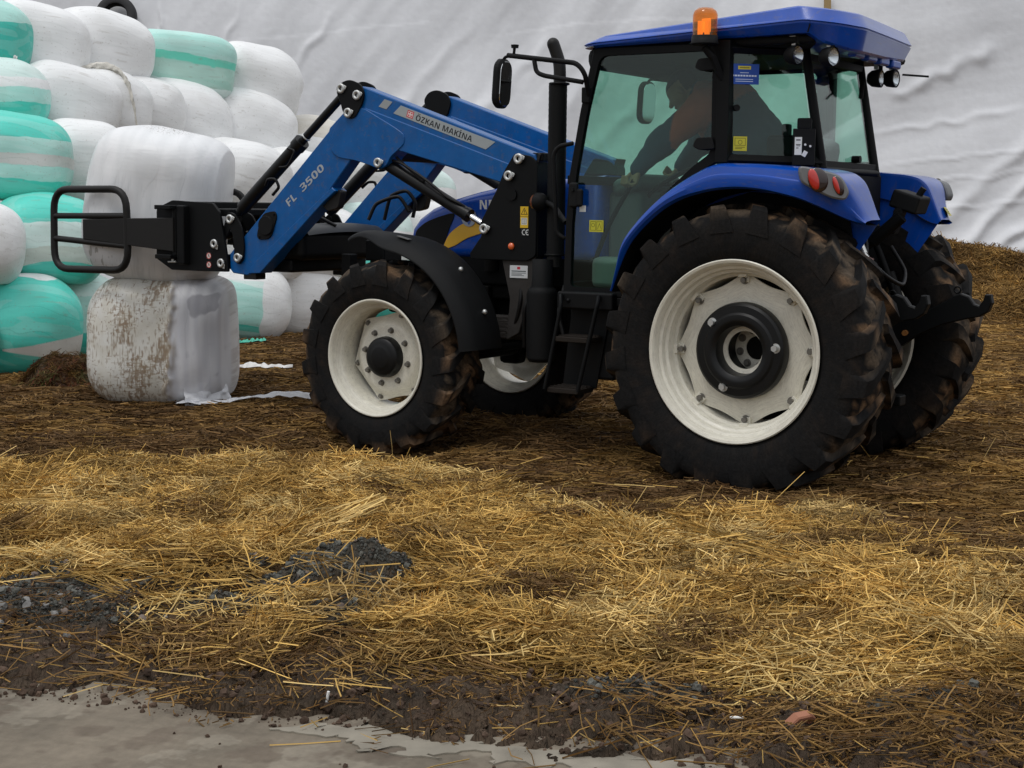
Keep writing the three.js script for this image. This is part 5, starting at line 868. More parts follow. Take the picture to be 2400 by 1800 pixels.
// ---- steps under the door
{
  const st = group('step_ladder', tractor);
  eachPart('side_rail', [polyTube([[-1.105, 0.96, 0.80], [-1.085, 0.90, 0.83], [-1.165, 0.43, 0.86]], 0.012, 0.04), polyTube([[-0.86, 0.96, 0.80], [-0.85, 0.92, 0.83], [-0.95, 0.43, 0.86]], 0.012, 0.04)], M.black, st);
  part('back_plate', [plate([[-1.10, 0.95], [-0.84, 0.95], [-0.94, 0.43], [-1.16, 0.43]], 0.66, 0.672, 0.002)], M.black, st);
  for (const [y, x] of [[0.715, -1.005], [0.425, -1.055]]) part('step', [box(0.205, 0.03, 0.17, x, y, 0.765, 0.006), ...[0, 1, 2, 3].map((i) => box(0.19, 0.008, 0.012, x, y + 0.018, 0.70 + i * 0.042, 0.002))], phys(0.02, 0.016, 0.013, 0.7, { specularIntensity: 0.3, bumpMap: grain, bumpScale: 0.002 }), st);
  part('sill_panel', [box(0.36, 0.10, 0.10, -0.96, 0.93, 0.74, 0.015), new THREE.SphereGeometry(0.012, 12, 8).translate(-1.06, 0.93, 0.792)], M.black, st);
  part('tool_box', [box(0.3, 0.4, 0.2, -0.98, 0.68, 0.56, 0.02)], M.plasticBlack, st);
}

// ---- rear linkage
{
  const ln = group('rear_linkage', tractor);
  both((k) => {
    const z = k * 0.35, sx = k > 0 ? -0.13 : 0, arm = [[0.32, 0.62], [0.34, 0.76], [0.46, 0.83], [0.62, 0.90], [0.72, 0.955], [0.76, 0.985], [0.80, 1.0], [0.845, 0.985], [0.875, 0.945], [0.905, 0.935], [0.925, 0.965], [0.935, 1.0], [0.965, 1.0], [0.975, 0.955], [0.955, 0.905], [0.91, 0.875], [0.84, 0.86], [0.7, 0.82], [0.56, 0.75], [0.44, 0.66]];
    const l = part('lower_link', [plate(arm.map(([x, y]) => [x < 0.4 ? x : x + sx, k > 0 ? y + 0.02 : y]), z - 0.028, z + 0.028, 0.006), new THREE.TorusGeometry(0.018, 0.005, 8, 20).translate(0.775 + sx, 1.018, z)], M.black, ln);
    part('lift_rod', [rod([0.50, 0.80, z], [0.30, 1.28, z * 0.9], 0.02), rod([0.46, 0.9, z], [0.38, 1.1, z], 0.032), bar([0.10, 1.25, z * 0.9], [0.36, 1.31, z * 0.9], 0.05, 0.04)], M.black, ln);
    part('link_pin', [rod([0.50, 0.765, z - 0.05], [0.50, 0.765, z + 0.05], 0.016)], std(0.45, 0.2, 0.06, 0.5, 0.5), ln);
  });
  part('top_link', [rod([0.22, 1.12, 0], [0.42, 1.30, 0], 0.024), rod([0.40, 1.28, 0], [0.56, 1.42, 0], 0.035), box(0.12, 0.14, 0.10, 0.30, 1.12, 0, 0.01)], M.black, ln);
  part('remote_valve_block', [box(0.16, 0.10, 0.20, 0.56, 1.50, -0.12, 0.015, 0, 0, -0.3), rod([0.60, 1.52, -0.12], [0.635, 1.575, -0.12], 0.018), box(0.05, 0.2, 0.08, 0.50, 1.42, -0.12, 0.01, 0, 0, -0.35), rod([0.53, 1.44, -0.04], [0.53, 1.44, -0.02], 0.028)], M.plasticBlack, ln);
  eachPart('hydraulic_hose', [tube([[0.30, 1.30, 0.12], [0.42, 1.22, 0.2], [0.52, 1.10, 0.1], [0.56, 1.05, -0.05], [0.52, 1.12, -0.2], [0.42, 1.25, -0.25]], 0.012), tube([[0.30, 1.34, -0.05], [0.40, 1.3, 0.1], [0.44, 1.2, 0.2], [0.42, 1.14, 0.25]], 0.010)], M.hose, ln);
  eachPart('hose_coupling', [rod([0.42, 1.27, 0.22], [0.45, 1.22, 0.24], 0.014), rod([0.44, 1.23, 0.24], [0.47, 1.20, 0.25], 0.01)], M.zinc, ln);
  part('hose_tag', [box(0.06, 0.08, 0.003, 0.46, 1.17, 0.26, 0.001, 0.2, 0.4, -0.5)], std(0.45, 0.28, 0.26, 0.6), ln);
  part('drawbar', [box(0.5, 0.06, 0.10, 0.36, 0.42, 0, 0.01), box(0.16, 0.24, 0.22, 0.36, 0.52, 0, 0.01), box(0.10, 0.16, 0.16, 0.46, 0.5, 0.12, 0.01)], M.black, ln);
}

// ---- front loader
{
  const ld = group('front_loader', tractor);
  const rearUp = [[-2.775, 2.165], [-2.745, 2.178], [-1.465, 1.748], [-1.455, 1.715], [-1.49, 1.66], [-1.63, 1.672], [-2.70, 2.022], [-2.80, 2.05]];
  const rearLo = [[-2.72, 2.046], [-1.628, 1.692], [-1.60, 1.660], [-1.61, 1.625], [-1.70, 1.588], [-2.41, 1.768], [-2.55, 1.80], [-2.78, 1.95]];
  const frontSeg = [[-2.875, 2.035], [-3.008, 1.925], [-3.016, 1.903], [-3.705, 1.258], [-3.872, 1.105], [-3.868, 1.0], [-3.845, 0.978], [-3.72, 0.966], [-3.60, 1.0], [-3.055, 1.478], [-2.80, 1.76], [-2.60, 1.90], [-2.72, 2.03]];
  const gus = smoothPoly([[-2.86, 2.03], [-2.74, 2.045], [-2.62, 1.99], [-2.50, 1.93], [-2.415, 1.878], [-2.412, 1.82], [-2.47, 1.772], [-2.512, 1.74], [-2.545, 1.69], [-2.60, 1.668], [-2.68, 1.692], [-2.80, 1.722], [-2.93, 1.742], [-2.99, 1.80], [-2.96, 1.92]], 3);
  const lip = [[-3.665, 1.044], [-2.985, 1.552], [-2.955, 1.53], [-3.05, 1.462], [-3.60, 0.985], [-3.70, 0.98]];
  both((k) => {
    const z = k * 0.465;
    part('boom_arm', [plate(rearUp, z - 0.055, z + 0.055, 0.006), plate(rearLo, z - 0.060, z + 0.060, 0.005), plate(frontSeg, z - 0.055, z + 0.055, 0.006), plate(gus, z - 0.066, z + 0.066, 0.003), plate(lip, z - 0.060, z + 0.060, 0.004)], M.loaderBlue, ld);
    eachPart('boom_end_cap', [box(0.02, 0.10, 0.10, -1.452, 1.705, z, 0.004, 0, 0, -0.3), box(0.11, 0.045, 0.10, -3.70, 0.962, z, 0.006)], M.steelDark, ld);
    for (const zz of [z - 0.075, z + 0.06]) part('knuckle_plate', [plate(roundPoly([[-2.94, 2.15], [-2.90, 2.205], [-2.83, 2.222], [-2.74, 2.19], [-2.712, 2.13], [-2.735, 2.06], [-2.785, 1.985], [-2.84, 1.975], [-2.885, 2.02], [-2.905, 2.09]], 0.03), zz, zz + 0.015, 0.002)], M.black, ld);
    // tower bracket on the tractor
    const tw = roundPoly([[-1.60, 1.757], [-1.485, 1.74], [-1.44, 1.70], [-1.445, 1.16], [-1.50, 1.13], [-1.90, 1.13], [-1.915, 1.16], [-1.825, 1.275], [-1.845, 1.335], [-1.72, 1.55], [-1.672, 1.655]], 0.02);
    part('tower_bracket', [plate(tw, z + (k > 0 ? 0.045 : -0.065), z + (k > 0 ? 0.065 : -0.045), 0.003), plate(tw.map(([x, y]) => [x * 0.98 - 0.032, y]), z - k * 0.055 - 0.01, z - k * 0.055 + 0.01, 0.003), box(0.02, 0.55, 0.10, -1.45, 1.43, z, 0.003), new THREE.CylinderGeometry(0.034, 0.034, 0.012, 24).rotateX(PI / 2).translate(-1.612, 1.515, z + k * 0.07)], M.black, ld);
    part('tower_leg', [plate([[-1.69, 1.135], [-1.455, 1.165], [-1.455, 1.04], [-1.50, 0.9], [-1.565, 0.70], [-1.65, 0.655], [-1.63, 0.9]], z - 0.02, z + 0.05, 0.004), box(0.5, 0.14, 0.10, -1.75, 0.72, z * 0.8, 0.01), box(0.14, 0.14, 0.3, -1.6, 0.74, z * 0.7, 0.01)], std(0.022, 0.019, 0.017, 0.8, 0, { bumpMap: grainCoarse, bumpScale: 0.006 }), ld);
    // lift ram
    part('lift_ram_barrel', [rod([-2.60, 1.705, z], [-1.975, 1.395, z], 0.040, 0.040, 22), rod([-1.985, 1.400, z], [-1.96, 1.387, z], 0.044, 0.044, 22), rod([-2.60, 1.705, z - 0.045], [-2.60, 1.705, z + 0.045], 0.045, 0.045, 18)], M.blackGloss, ld);
    part('lift_ram_rod', [rod([-1.98, 1.398, z], [-1.81, 1.314, z], 0.019, 0.019, 16), rod([-1.80, 1.311, z - 0.04], [-1.80, 1.311, z + 0.04], 0.036, 0.036, 16)], M.chrome, ld);
    eachPart('ram_hose', [tube([[-2.52, 1.72, z + 0.03], [-2.44, 1.70, z + 0.045], [-2.25, 1.60, z + 0.05], [-2.1, 1.50, z + 0.045], [-2.02, 1.462, z + 0.03], [-1.99, 1.44, z + 0.01]], 0.009), tube([[-2.5, 1.74, z + 0.02], [-2.42, 1.68, z + 0.02], [-2.28, 1.59, z + 0.03]], 0.009)], M.hose, ld);
    // tilt ram along the front of the boom
    part('tilt_ram_barrel', [rod([-3.31, 1.822, z], [-3.80, 1.412, z], 0.046, 0.046, 22), rod([-3.28, 1.848, z], [-3.325, 1.81, z], 0.053, 0.053, 22), rod([-3.79, 1.42, z], [-3.83, 1.38, z], 0.038, 0.03, 16)], M.blackGloss, ld);
    part('tilt_ram_rod', [rod([-2.90, 2.165, z], [-3.30, 1.83, z], 0.027, 0.027, 16), rod([-2.895, 2.165, z - 0.05], [-2.895, 2.165, z + 0.05], 0.042, 0.042, 18)], M.blackGloss, ld);
    eachPart('ram_hose', [tube([[-3.36, 1.80, z + k * 0.05], [-3.30, 1.78, z + k * 0.055], [-3.36, 1.69, z + k * 0.05], [-3.44, 1.68, z + k * 0.04]], 0.008), tube([[-3.56, 1.56, z + k * 0.04], [-3.52, 1.60, z + k * 0.06], [-3.46, 1.60, z + k * 0.06], [-3.44, 1.55, z + k * 0.05], [-3.50, 1.50, z + k * 0.04]], 0.010)], M.hose, ld);
    part('hose_ring', [new THREE.TorusGeometry(0.029, 0.005, 8, 24).applyMatrix4(new THREE.Matrix4().compose(V(-3.245, 1.875, z), new THREE.Quaternion().setFromUnitVectors(V(0, 0, 1), V(-0.766, -0.643, 0)), V(1, 1, 1)))], M.zinc, ld);
    // tilt link pair at the carriage
    for (const zz of [z + k * 0.067, z - k * 0.09]) part('tilt_link', [plate(roundPoly([[-3.86, 1.385], [-3.80, 1.37], [-3.745, 1.28], [-3.725, 1.16], [-3.735, 1.07], [-3.775, 1.035], [-3.815, 1.06], [-3.815, 1.17], [-3.83, 1.25], [-3.87, 1.30], [-3.895, 1.35]], 0.03), zz - 0.008, zz + 0.008, 0.002), plate(roundPoly([[-3.865, 1.375], [-3.83, 1.33], [-3.90, 1.22], [-3.96, 1.12], [-4.0, 1.15], [-3.94, 1.26], [-3.90, 1.35]], 0.025), zz - k * 0.020 - 0.007, zz - k * 0.020 + 0.007, 0.002)], M.black, ld);
    // pivot pins with their keeper flags
    for (const [x, y] of [[-2.893, 2.167], [-2.766, 2.123], [-2.837, 2.015], [-2.598, 1.705], [-1.562, 1.724], [-1.630, 1.625], [-1.800, 1.312], [-3.845, 1.337], [-3.778, 1.082]]) {
      const zz = z + k * 0.082;
      part('pivot_pin', [latheZ([[0.012, -0.002], [0.012, 0.006], [0.022, 0.009], [0.030, 0.006], [0.032, -0.002], [0.02, -0.02]], 22).scale(1, 1, k).translate(x, y, zz), plate(roundPoly([[x + 0.005, y + 0.03], [x + 0.045, y + 0.012], [x + 0.035, y - 0.008], [x, y - 0.01]], 0.006), zz - 0.004, zz + 0.001, 0.001)], M.zinc, ld);
    }
    // round inspection cover
    part('round_cover', [plate(roundPoly([[-3.565, 1.378], [-3.50, 1.392], [-3.462, 1.395], [-3.445, 1.36], [-3.49, 1.24], [-3.52, 1.212], [-3.60, 1.205], [-3.622, 1.23], [-3.60, 1.31]], 0.03), z + k * 0.055 - 0.004, z + k * 0.055 + 0.010, 0.002), new THREE.CylinderGeometry(0.060, 0.066, 0.016, 30).rotateX(k * PI / 2).translate(-3.535, 1.30, z + k * 0.07), new THREE.CylinderGeometry(0.008, 0.008, 0.01, 10).rotateX(PI / 2).translate(-3.47, 1.375, z + k * 0.07), new THREE.CylinderGeometry(0.008, 0.008, 0.01, 10).rotateX(PI / 2).translate(-3.597, 1.225, z + k * 0.07)], M.plasticBlack, ld);
    part('parking_foot', [plate(roundPoly([[-3.03, 1.55], [-2.93, 1.53], [-2.96, 1.42], [-3.05, 1.40], [-3.12, 1.47]], 0.02), z - 0.03, z + 0.03, 0.003)], M.steelDark, ld);
  });
  // lettering on the near arm
  const slant = Math.atan2(-(2.047 - 1.815), 2.438 - 1.736);
  const word = canvasTex(1536, 150, (c, w, h) => {
    c.fillStyle = '#9aa1a4'; c.fillRect(0, 0, w, h); c.fillStyle = '#bf2330'; c.fillRect(165, 22, 104, 104); c.strokeStyle = '#d8c9c6'; c.lineWidth = 9; for (let i = 0; i < 2; i++) { c.strokeRect(180 + i * 40, 38, 32, 28); c.strokeRect(180 + i * 40, 80, 32, 28); } c.beginPath(); c.moveTo(180, 74); c.lineTo(258, 74); c.stroke();
    c.fillStyle = '#11161c'; c.font = 'bold 118px sans-serif'; c.textBaseline = 'middle'; c.fillText('ÖZKAN MAKİNA', 305, 84, 1060);
  });
  {
    const W = 0.755, Hh = 0.062, g = plate([[-W / 2 + 0.02, Hh / 2], [W / 2, Hh / 2], [W / 2 - 0.05, -Hh / 2], [-W / 2 - 0.02, -Hh / 2]], 0, 0.002, 0), p = g.attributes.position, uv = g.attributes.uv; for (let i = 0; i < p.count; i++) uv.setXY(i, (p.getX(i) + W / 2) / W, (p.getY(i) + Hh / 2) / Hh);
    const d = part('maker_decal', [g], new THREE.MeshStandardMaterial({ map: word, roughness: 0.5 }), ld); d.position.set(-2.110, 1.912, 0.5205); d.rotation.z = slant + 0.002;
    const s = part('silver_stripe', [plate([[-2.566, 2.094], [-2.505, 2.076], [-2.552, 2.032], [-2.612, 2.05]], 0.5202, 0.5222, 0)], std(0.30, 0.32, 0.33, 0.5), ld);
    const flt = part('model_decal', [letters('FL', 0.05, 0.085), letters('3500', 0.05, 0.235).translate(0.15, 0, 0)], std(0.42, 0.45, 0.48, 0.4, 0.3), ld); flt.position.set(-3.345, 1.425, 0.5195); flt.rotation.z = Math.atan2(1.707 - 1.450, 3.363 - 3.044);
  }
  // stickers and lamp on the tower
  const warn = canvasTex(128, 320, (c, w, h) => { c.fillStyle = '#d9b21c'; c.fillRect(0, 0, w, h); c.strokeStyle = '#1a1708'; c.lineWidth = 9; c.beginPath(); c.moveTo(64, 26); c.lineTo(112, 118); c.lineTo(16, 118); c.closePath(); c.stroke(); c.fillStyle = '#1a1708'; c.fillRect(58, 56, 12, 34); c.fillRect(58, 98, 12, 10); c.fillRect(0, 150, w, 6); c.fillStyle = '#c9cac2'; c.fillRect(14, 170, 100, 105); c.strokeStyle = '#55554d'; c.lineWidth = 5; c.strokeRect(30, 185, 66, 74); c.beginPath(); c.moveTo(63, 185); c.lineTo(63, 259); c.stroke(); });
  decal(0.055, 0.125, warn, -1.525, 1.385, 0.5315, 0, ld, 'warning_sticker');
  const ce = canvasTex(128, 96, (c) => { c.fillStyle = '#0f1112'; c.fillRect(0, 0, 128, 96); c.strokeStyle = '#cfd2d2'; c.lineWidth = 11; c.beginPath(); c.arc(48, 48, 32, rad(70), rad(290)); c.stroke(); c.beginPath(); c.arc(106, 48, 32, rad(70), rad(290)); c.moveTo(76, 48); c.lineTo(104, 48); c.stroke(); });
  decal(0.055, 0.042, ce, -1.517, 1.297, 0.5315, 0, ld, 'ce_mark');
  part('marker_lamp', [new THREE.SphereGeometry(0.021, 18, 12).scale(1, 1, 0.7).translate(-1.612, 1.213, 0.535)], M.orangeLens, ld);
  const lab = canvasTex(256, 160, (c, w, h) => { c.fillStyle = '#c9ccce'; c.fillRect(0, 0, w, h); c.fillStyle = '#b8283a'; c.fillRect(106, 16, 44, 34); c.fillStyle = '#4c5358'; c.fillRect(24, 66, 208, 14); c.fillRect(24, 92, 208, 8); c.fillRect(24, 108, 150, 8); c.fillRect(24, 124, 180, 8); });
  decal(0.125, 0.074, lab, -1.567, 1.064, 0.5185, 0, ld, 'rating_plate');
  // cross members and hoses between the arms
  part('upper_cross_tube', [rod([-2.62, 1.78, -0.42], [-2.62, 1.78, 0.42], 0.06, 0.06, 20)], M.black, ld);
  part('cross_tube', [box(0.22, 0.20, 0.84, -3.43, 1.17, 0, 0.05), box(0.34, 0.09, 0.80, -3.60, 1.035, 0, 0.02)], M.black, ld);
  part('cross_cover', [gridGeo(30, 10, (u, v) => { const z = mix(-0.41, 0.41, u), a = mix(-0.5, 1.7, v); return [-3.38 + 0.12 * sin(a - 0.6), 1.21 + 0.11 * cos(a - 0.6) - 0.02 * pow(z / 0.41, 2), z]; })], std(0.045, 0.047, 0.05, 0.5), ld);
  eachPart('valve_block', [box(0.16, 0.14, 0.2, -3.05, 1.14, -0.1, 0.01), box(0.1, 0.2, 0.1, -3.2, 1.0, -0.25, 0.01), box(0.08, 0.24, 0.08, -3.12, 1.0, 0.18, 0.01), box(0.05, 0.18, 0.06, -2.95, 1.05, -0.32, 0.008), rod([-3.4, 1.0, -0.4], [-2.9, 1.02, -0.4], 0.02)], M.black, ld);
  eachPart('loop_hose', [tube([[-3.2, 1.34, -0.30], [-3.16, 1.50, -0.32], [-3.04, 1.54, -0.34], [-2.98, 1.46, -0.36], [-3.0, 1.36, -0.36]], 0.013), tube([[-3.26, 1.34, -0.2], [-3.22, 1.45, -0.24], [-3.08, 1.50, -0.3], [-3.0, 1.40, -0.32]], 0.013), tube([[-3.3, 1.3, 0.1], [-3.5, 1.4, 0.2], [-3.7, 1.38, 0.25]], 0.012)], M.hose, ld);
  part('lamp_housing', [box(0.08, 0.05, 0.09, -1.46, 1.735, 0.46, 0.008)], M.black, ld);

  // ---- bale grab
  const gb = group('bale_grab', tractor);
  const sidePl = roundPoly([[-4.52, 1.405], [-4.375, 1.458], [-4.0, 1.442], [-3.94, 1.385], [-3.91, 1.25], [-3.87, 1.05], [-3.865, 0.985], [-4.15, 0.982], [-4.39, 0.982], [-4.535, 1.055], [-4.528, 1.385]], 0.012);
  both((k) => {
    const z = k * 0.535;
    part('side_plate', [plate(sidePl, z - 0.012, z + 0.012, 0.003)], M.black, gb);
    part('hinge_post', [box(0.07, 0.40, 0.09, -4.25, 1.225, k * 0.56, 0.012), rod([-4.31, 1.07, k * 0.585], [-4.31, 1.40, k * 0.585], 0.02), box(0.15, 0.03, 0.14, -4.37, 1.41, k * 0.58, 0.006), box(0.15, 0.03, 0.14, -4.37, 1.075, k * 0.58, 0.006)], M.black, gb);
    part('retaining_pin', [rod([-4.315, 1.04, k * 0.61], [-4.31, 1.085, k * 0.61], 0.010), rod([-4.35, 1.04, k * 0.615], [-4.28, 1.042, k * 0.615], 0.006)], M.zinc, gb);
    part('arm_bar', [plate([[-5.19, 1.315], [-4.70, 1.330], [-4.30, 1.34], [-4.30, 1.11], [-4.70, 1.14], [-5.19, 1.175]], k * 0.60 - 0.02, k * 0.60 + 0.02, 0.004)], M.steelDark, gb);
    part('grab_loop', [polyTube([[-5.505, 1.525, k * 0.6], [-4.765, 1.530, k * 0.6], [-4.755, 0.965, k * 0.6], [-5.515, 0.955, k * 0.6]], 0.026, 0.15, true, 12), rod([-5.51, 1.335, k * 0.6], [-4.755, 1.345, k * 0.6], 0.022), rod([-5.515, 1.175, k * 0.6], [-4.755, 1.135, k * 0.6], 0.022)], M.steelDark, gb);
    for (const [x, y] of [[-3.980, 1.170], [-3.919, 1.042]]) part('pivot_pin', [latheZ([[0.012, -0.002], [0.012, 0.006], [0.022, 0.009], [0.030, 0.006], [0.032, -0.002], [0.02, -0.02]], 22).scale(1, 1, k).translate(x, y, z + k * 0.022), plate(roundPoly([[x + 0.005, y - 0.03], [x + 0.03, y - 0.04], [x + 0.035, y - 0.008], [x, y - 0.01]], 0.006), z + k * 0.02 - 0.003, z + k * 0.02 + 0.001, 0.001)], M.zinc, gb);
  });
  part('carriage_frame', [box(0.10, 0.10, 1.06, -4.30, 1.40, 0, 0.01), box(0.10, 0.10, 1.06, -4.30, 1.03, 0, 0.01), box(0.05, 0.3, 0.06, -4.30, 1.2, 0.22, 0.006), box(0.05, 0.3, 0.06, -4.30, 1.2, -0.22, 0.006), box(0.42, 0.05, 1.0, -4.1, 1.38, 0, 0.01)], M.black, gb);
  eachPart('arm_ram', [rod([-4.36, 1.22, 0.0], [-4.36, 1.22, 0.5], 0.035, 0.035, 18), rod([-4.36, 1.22, -0.5], [-4.36, 1.22, 0.0], 0.022, 0.022, 16)], M.blackGloss, gb);
  for (const y of [1.088, 1.028]) decal(0.046, 0.046, canvasTex(96, 96, (c) => { c.fillStyle = '#101213'; c.fillRect(0, 0, 96, 96); c.fillStyle = '#d3d1cb'; c.beginPath(); c.arc(48, 48, 44, 0, 7); c.fill(); c.strokeStyle = '#c22a2a'; c.lineWidth = 8; c.beginPath(); c.arc(48, 48, 39, 0, 7); c.stroke(); c.strokeStyle = '#2a2a2a'; c.lineWidth = 7; c.beginPath(); c.moveTo(34, 66); c.lineTo(48, 36); c.lineTo(62, 56); c.stroke(); c.fillStyle = '#2a2a2a'; c.beginPath(); c.arc(48, 28, 7, 0, 7); c.fill(); c.strokeStyle = '#c22a2a'; c.lineWidth = 6; c.beginPath(); c.moveTo(22, 22); c.lineTo(74, 74); c.stroke(); }), -4.035, y, 0.549, 0, gb, 'prohibition_sticker');
}

// ---------------------------------------------------------------- the driver, leaning forward over the wheel
{
  // tapered capsules joined by a smooth minimum, meshed on a grid
  const cap = (p, a, b, r1, r2) => { const ax = b[0] - a[0], ay = b[1] - a[1], az = b[2] - a[2], px = p[0] - a[0], py = p[1] - a[1], pz = p[2] - a[2], t = clamp((px * ax + py * ay + pz * az) / (ax * ax + ay * ay + az * az + 1e-9)); return hypot(px - ax * t, py - ay * t, pz - az * t) - mix(r1, r2, t); };
  const smin = (a, b, k) => { const h = clamp(0.5 + 0.5 * (b - a) / k); return mix(b, a, h) - k * h * (1 - h); };
  const meshField = (f, c, half, res) => {
    const mc = new MarchingCubes(res, new THREE.MeshBasicMaterial(), false, false, 160000); mc.isolation = 0; const h = res / 2;
    for (let z = 0; z < res; z++) for (let y = 0; y < res; y++) for (let x = 0; x < res; x++) mc.field[x + y * res + z * res * res] = -f([c[0] + (x - h) / h * half, c[1] + (y - h) / h * half, c[2] + (z - h) / h * half]);
    mc.update(); const n = mc.count, g = new THREE.BufferGeometry();
    const pos = mc.positionArray.slice(0, n * 3); for (let i = 0; i < n; i++) for (let k = 0; k < 3; k++) pos[i * 3 + k] = c[k] + pos[i * 3 + k] * half;
    g.setAttribute('position', new THREE.BufferAttribute(pos, 3)); let m = mergeVertices(g, 1e-4); m.computeVertexNormals(); return m.toNonIndexed();
  };
  const J = { pelvis: [-0.14, 1.62, 0], waist: [-0.32, 1.80, 0.03], chest: [-0.47, 1.99, 0.04], neck: [-0.63, 2.10, 0.03], head: [-0.745, 2.115, 0.04], sl: [-0.52, 2.03, 0.21], el: [-0.735, 1.82, 0.33], wl: [-0.835, 1.665, 0.43], sr: [-0.53, 2.05, -0.17], er: [-0.77, 1.86, -0.28], wr: [-0.86, 1.70, -0.17], hl: [-0.15, 1.57, 0.11], kl: [-0.56, 1.62, 0.17], al: [-0.72, 1.12, 0.16], fl: [-0.90, 1.03, 0.18], hr: [-0.15, 1.57, -0.11], kr: [-0.56, 1.62, -0.15], ar: [-0.72, 1.12, -0.14], fr: [-0.90, 1.03, -0.15] };
  const bones = [['pelvis', 'waist', 0.17, 0.20], ['waist', 'chest', 0.20, 0.20], ['chest', 'neck', 0.15, 0.075], ['neck', 'head', 0.058, 0.06], ['chest', 'sl', 0.12, 0.098], ['chest', 'sr', 0.12, 0.098], ['sl', 'el', 0.095, 0.074], ['el', 'wl', 0.074, 0.046], ['sr', 'er', 0.095, 0.074], ['er', 'wr', 0.074, 0.046], ['hl', 'kl', 0.098, 0.070], ['kl', 'al', 0.070, 0.048], ['al', 'fl', 0.048, 0.042], ['hr', 'kr', 0.098, 0.070], ['kr', 'ar', 0.070, 0.048], ['ar', 'fr', 0.048, 0.042]];
  const body = meshField((p) => { let d = 9; for (const [a, b, r1, r2] of bones) d = smin(d, cap(p, J[a], J[b], r1, r2), 0.045); return d + 0.004 * n3(p[0] * 14, p[1] * 14, p[2] * 14); }, [-0.48, 1.6, 0], 0.70, 112);
  const hc = J.head, fwd = V(-0.80, -0.60, 0.10).normalize(), upv = V(-0.60, 0.80, 0).normalize(), sd = fwd.clone().cross(upv);
  const hl = (f, u, s) => [hc[0] + fwd.x * f + upv.x * u + sd.x * s, hc[1] + fwd.y * f + upv.y * u + sd.y * s, hc[2] + fwd.z * f + upv.z * u + sd.z * s];
  const headF = (p) => { let d = smin(cap(p, hl(-0.015, 0.045, 0), hl(0.01, 0.03, 0), 0.092, 0.088), cap(p, hl(0.035, -0.03, 0), hl(0.045, -0.06, 0), 0.062, 0.045), 0.03); d = smin(d, cap(p, hl(0.09, 0.015, 0), hl(0.112, -0.012, 0), 0.010, 0.014), 0.012); for (const s of [-1, 1]) { d = smin(d, cap(p, hl(0, 0.01, s * 0.086), hl(-0.01, -0.02, s * 0.088), 0.014, 0.010), 0.008); d = max(d, -(cap(p, hl(0.098, 0.026, s * 0.032), hl(0.098, 0.026, s * 0.034), 0.013, 0.013))); } d = smin(d, cap(p, hl(0.088, -0.045, -0.02), hl(0.088, -0.045, 0.02), 0.009, 0.009), 0.008); return d; };
  const head = meshField(headF, hc, 0.17, 60);
  // hands: palm and five fingers closed round the lever and the wheel
  const hand = (w, dir, across, curl) => {
    const D = V(...dir).normalize(), A = V(...across).normalize(), N = D.clone().cross(A), at3 = (d, a, n) => [w[0] + D.x * d + A.x * a + N.x * n, w[1] + D.y * d + A.y * a + N.y * n, w[2] + D.z * d + A.z * a + N.z * n];
    const fingers = [[-0.033, 0.9], [-0.011, 1.0], [0.011, 0.96], [0.032, 0.78]];
    return meshField((p) => { let d = 9; for (const a of [-0.026, -0.008, 0.010, 0.026]) d = smin(d, cap(p, at3(0.0, a * 0.7, 0), at3(0.085, a, 0), 0.018, 0.014), 0.012); for (const [a, l] of fingers) { let f = cap(p, at3(0.08, a, 0), at3(0.08 + 0.03 * l, a * 1.1, 0.02 * curl), 0.0105, 0.010); f = min(f, cap(p, at3(0.08 + 0.03 * l, a * 1.1, 0.02 * curl), at3(0.085 + 0.02 * l, a * 1.1, 0.05 * curl), 0.010, 0.009)); f = min(f, cap(p, at3(0.085 + 0.02 * l, a * 1.1, 0.05 * curl), at3(0.065, a * 1.05, 0.058 * curl), 0.009, 0.008)); d = smin(d, f, 0.004); } const t = min(cap(p, at3(0.02, -0.035, 0.005), at3(0.055, -0.055, 0.022 * curl), 0.014, 0.011), cap(p, at3(0.055, -0.055, 0.022 * curl), at3(0.075, -0.035, 0.048 * curl), 0.011, 0.009)); return smin(d, t, 0.008); }, at3(0.05, 0, 0.015), 0.125, 74);
  };
  const hL = hand(J.wl, [-0.15, -0.85, 0.25], [0.8, 0, 0.6], 1), hR = hand(J.wr, [-0.6, -0.75, 0.1], [0.2, 0.2, 1], 1);
  const SUIT = [0.018, 0.042, 0.075], ORANGE = [0.48, 0.070, 0.03], SKIN = [0.34, 0.19, 0.12], HAIR = [0.02, 0.016, 0.013], BOOT = [0.015, 0.014, 0.013];
  const ax = V(...J.neck).sub(V(...J.pelvis)).normalize();
  paint(body, (x, y, z) => { const t = V(x, y, z).sub(V(...J.pelvis)).dot(ax); const nd = cap([x, y, z], J.neck, J.head, 0.06, 0.06); if (nd < 0.006 && t > 0.68) return SKIN; if (y < 1.10 && x < -0.55) return BOOT; const yoke = sstep(0.46, 0.475, t) * (x > -0.66 ? 1 : 0), band = abs(hypot(x + 0.5, y - 1.62) - 0.0) < 0.035 && z > 0.05 ? 1 : 0; return mix3(SUIT, ORANGE, max(yoke, band)); });
  paint(head, (x, y, z) => { const q = V(x, y, z).sub(V(...hc)), f = q.dot(fwd), u = q.dot(upv); if (u > 0.055 - 0.0 && f < 0.085 || f < -0.03 && u > -0.02) return HAIR; const e = min(hypot(f - 0.09, u - 0.026, q.dot(sd) - 0.033), hypot(f - 0.09, u - 0.026, q.dot(sd) + 0.033)); if (e < 0.012) return [0.08, 0.06, 0.05]; if (abs(u + 0.045) < 0.007 && f > 0.075) return [0.28, 0.11, 0.09]; return SKIN; });
  for (const h of [hL, hR]) paint(h, () => SKIN);
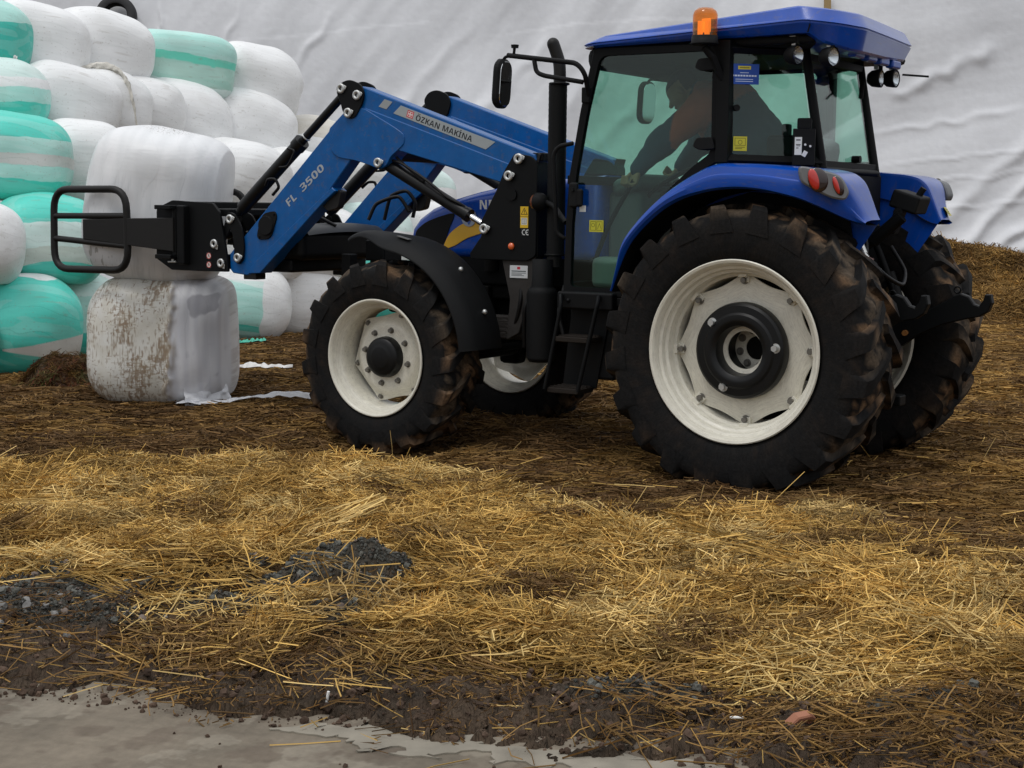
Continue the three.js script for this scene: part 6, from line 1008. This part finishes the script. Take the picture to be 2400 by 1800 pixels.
  const all = mergeGeometries([body, head, hL, hR].map((g) => { const o = new THREE.BufferGeometry(); for (const k of ['position', 'normal', 'color']) o.setAttribute(k, g.attributes[k]); return o; }));
  const person = shade(new THREE.Mesh(all, new THREE.MeshStandardMaterial({ vertexColors: true, roughness: 0.85 }))); person.name = 'person'; scene.add(person);
  tag(person, 'person in a dark blue suit with orange shoulders leaning forward in the cab', 'person');
  person.position.copy(tractor.position); person.rotation.copy(tractor.rotation);
}

// ---------------------------------------------------------------- small things lying about
{
  const onG = (x, z, dy = 0) => V(x, max(0.004, groundY(x, z)) + dy, z);
  const cig = thingMesh('white_stub', [rod([0, 0, 0], [0.008, 0.045, 0.0], 0.0045, 0.0045, 12)], std(0.8, 0.8, 0.78, 0.6), 'small white stub stuck upright in the mud near the slab', 'litter'); cig.position.copy(onG(-0.56, -4.47, -0.002));
  const sh = plate([[-0.045, -0.012], [-0.02, 0.016], [0.03, 0.018], [0.05, 0.004], [0.035, -0.016]], -0.015, 0.015, 0.004); const br = thingMesh('brick_shard', [sh], std(0.34, 0.145, 0.085, 0.85, 0, { bumpMap: grain, bumpScale: 0.003 }), 'orange brick shard lying in the mud at lower right', 'brick'); br.position.copy(onG(0.83, -4.27, 0.012)); br.rotation.set(0.4, 0.5, -0.25);
  const chip = thingMesh('white_chip', [plate(smoothPoly([[-0.02, 0], [-0.01, 0.008], [0.018, 0.005], [0.02, -0.004], [0, -0.007]], 3), -0.003, 0.003, 0.001).rotateX(-PI / 2)], std(0.75, 0.74, 0.7, 0.6), 'small white chip on the mud left of the brick shard', 'litter'); chip.position.copy(onG(0.66, -4.36, 0.016));
  const scrap = (name, pts, w, m, label, seed) => { const c = new THREE.CatmullRomCurve3(pts.map(([x, z]) => V(x, 0, z))), g = gridGeo(50, 8, (u, v) => { const p = c.getPoint(u), ww = w * (0.25 + 0.75 * sin(u * PI)) * (0.8 + 0.5 * n2(u * 5, seed)), z = p.z + (v - 0.5) * ww; return [p.x, groundY(p.x, z) + 0.05 + 0.035 * sin(v * PI) * (0.6 + 0.6 * n2(u * 6, v + seed)), z]; }); return thingMesh(name, [g], m, label, 'film scrap'); };
  scrap('film_scrap', [[-2.42, -13.1], [-2.25, -13.12], [-2.05, -13.05], [-1.88, -13.1]], 0.16, std(0.72, 0.70, 0.68, 0.5), 'crumpled white film scrap lying behind the front wheel', 3);
  scrap('film_scrap', [[-2.72, -15.2], [-2.6, -15.28], [-2.45, -15.25]], 0.10, std(0.08, 0.5, 0.36, 0.5), 'green film scrap on the straw before the mint panelled bale', 8);
}

renderer.render(scene, camera);
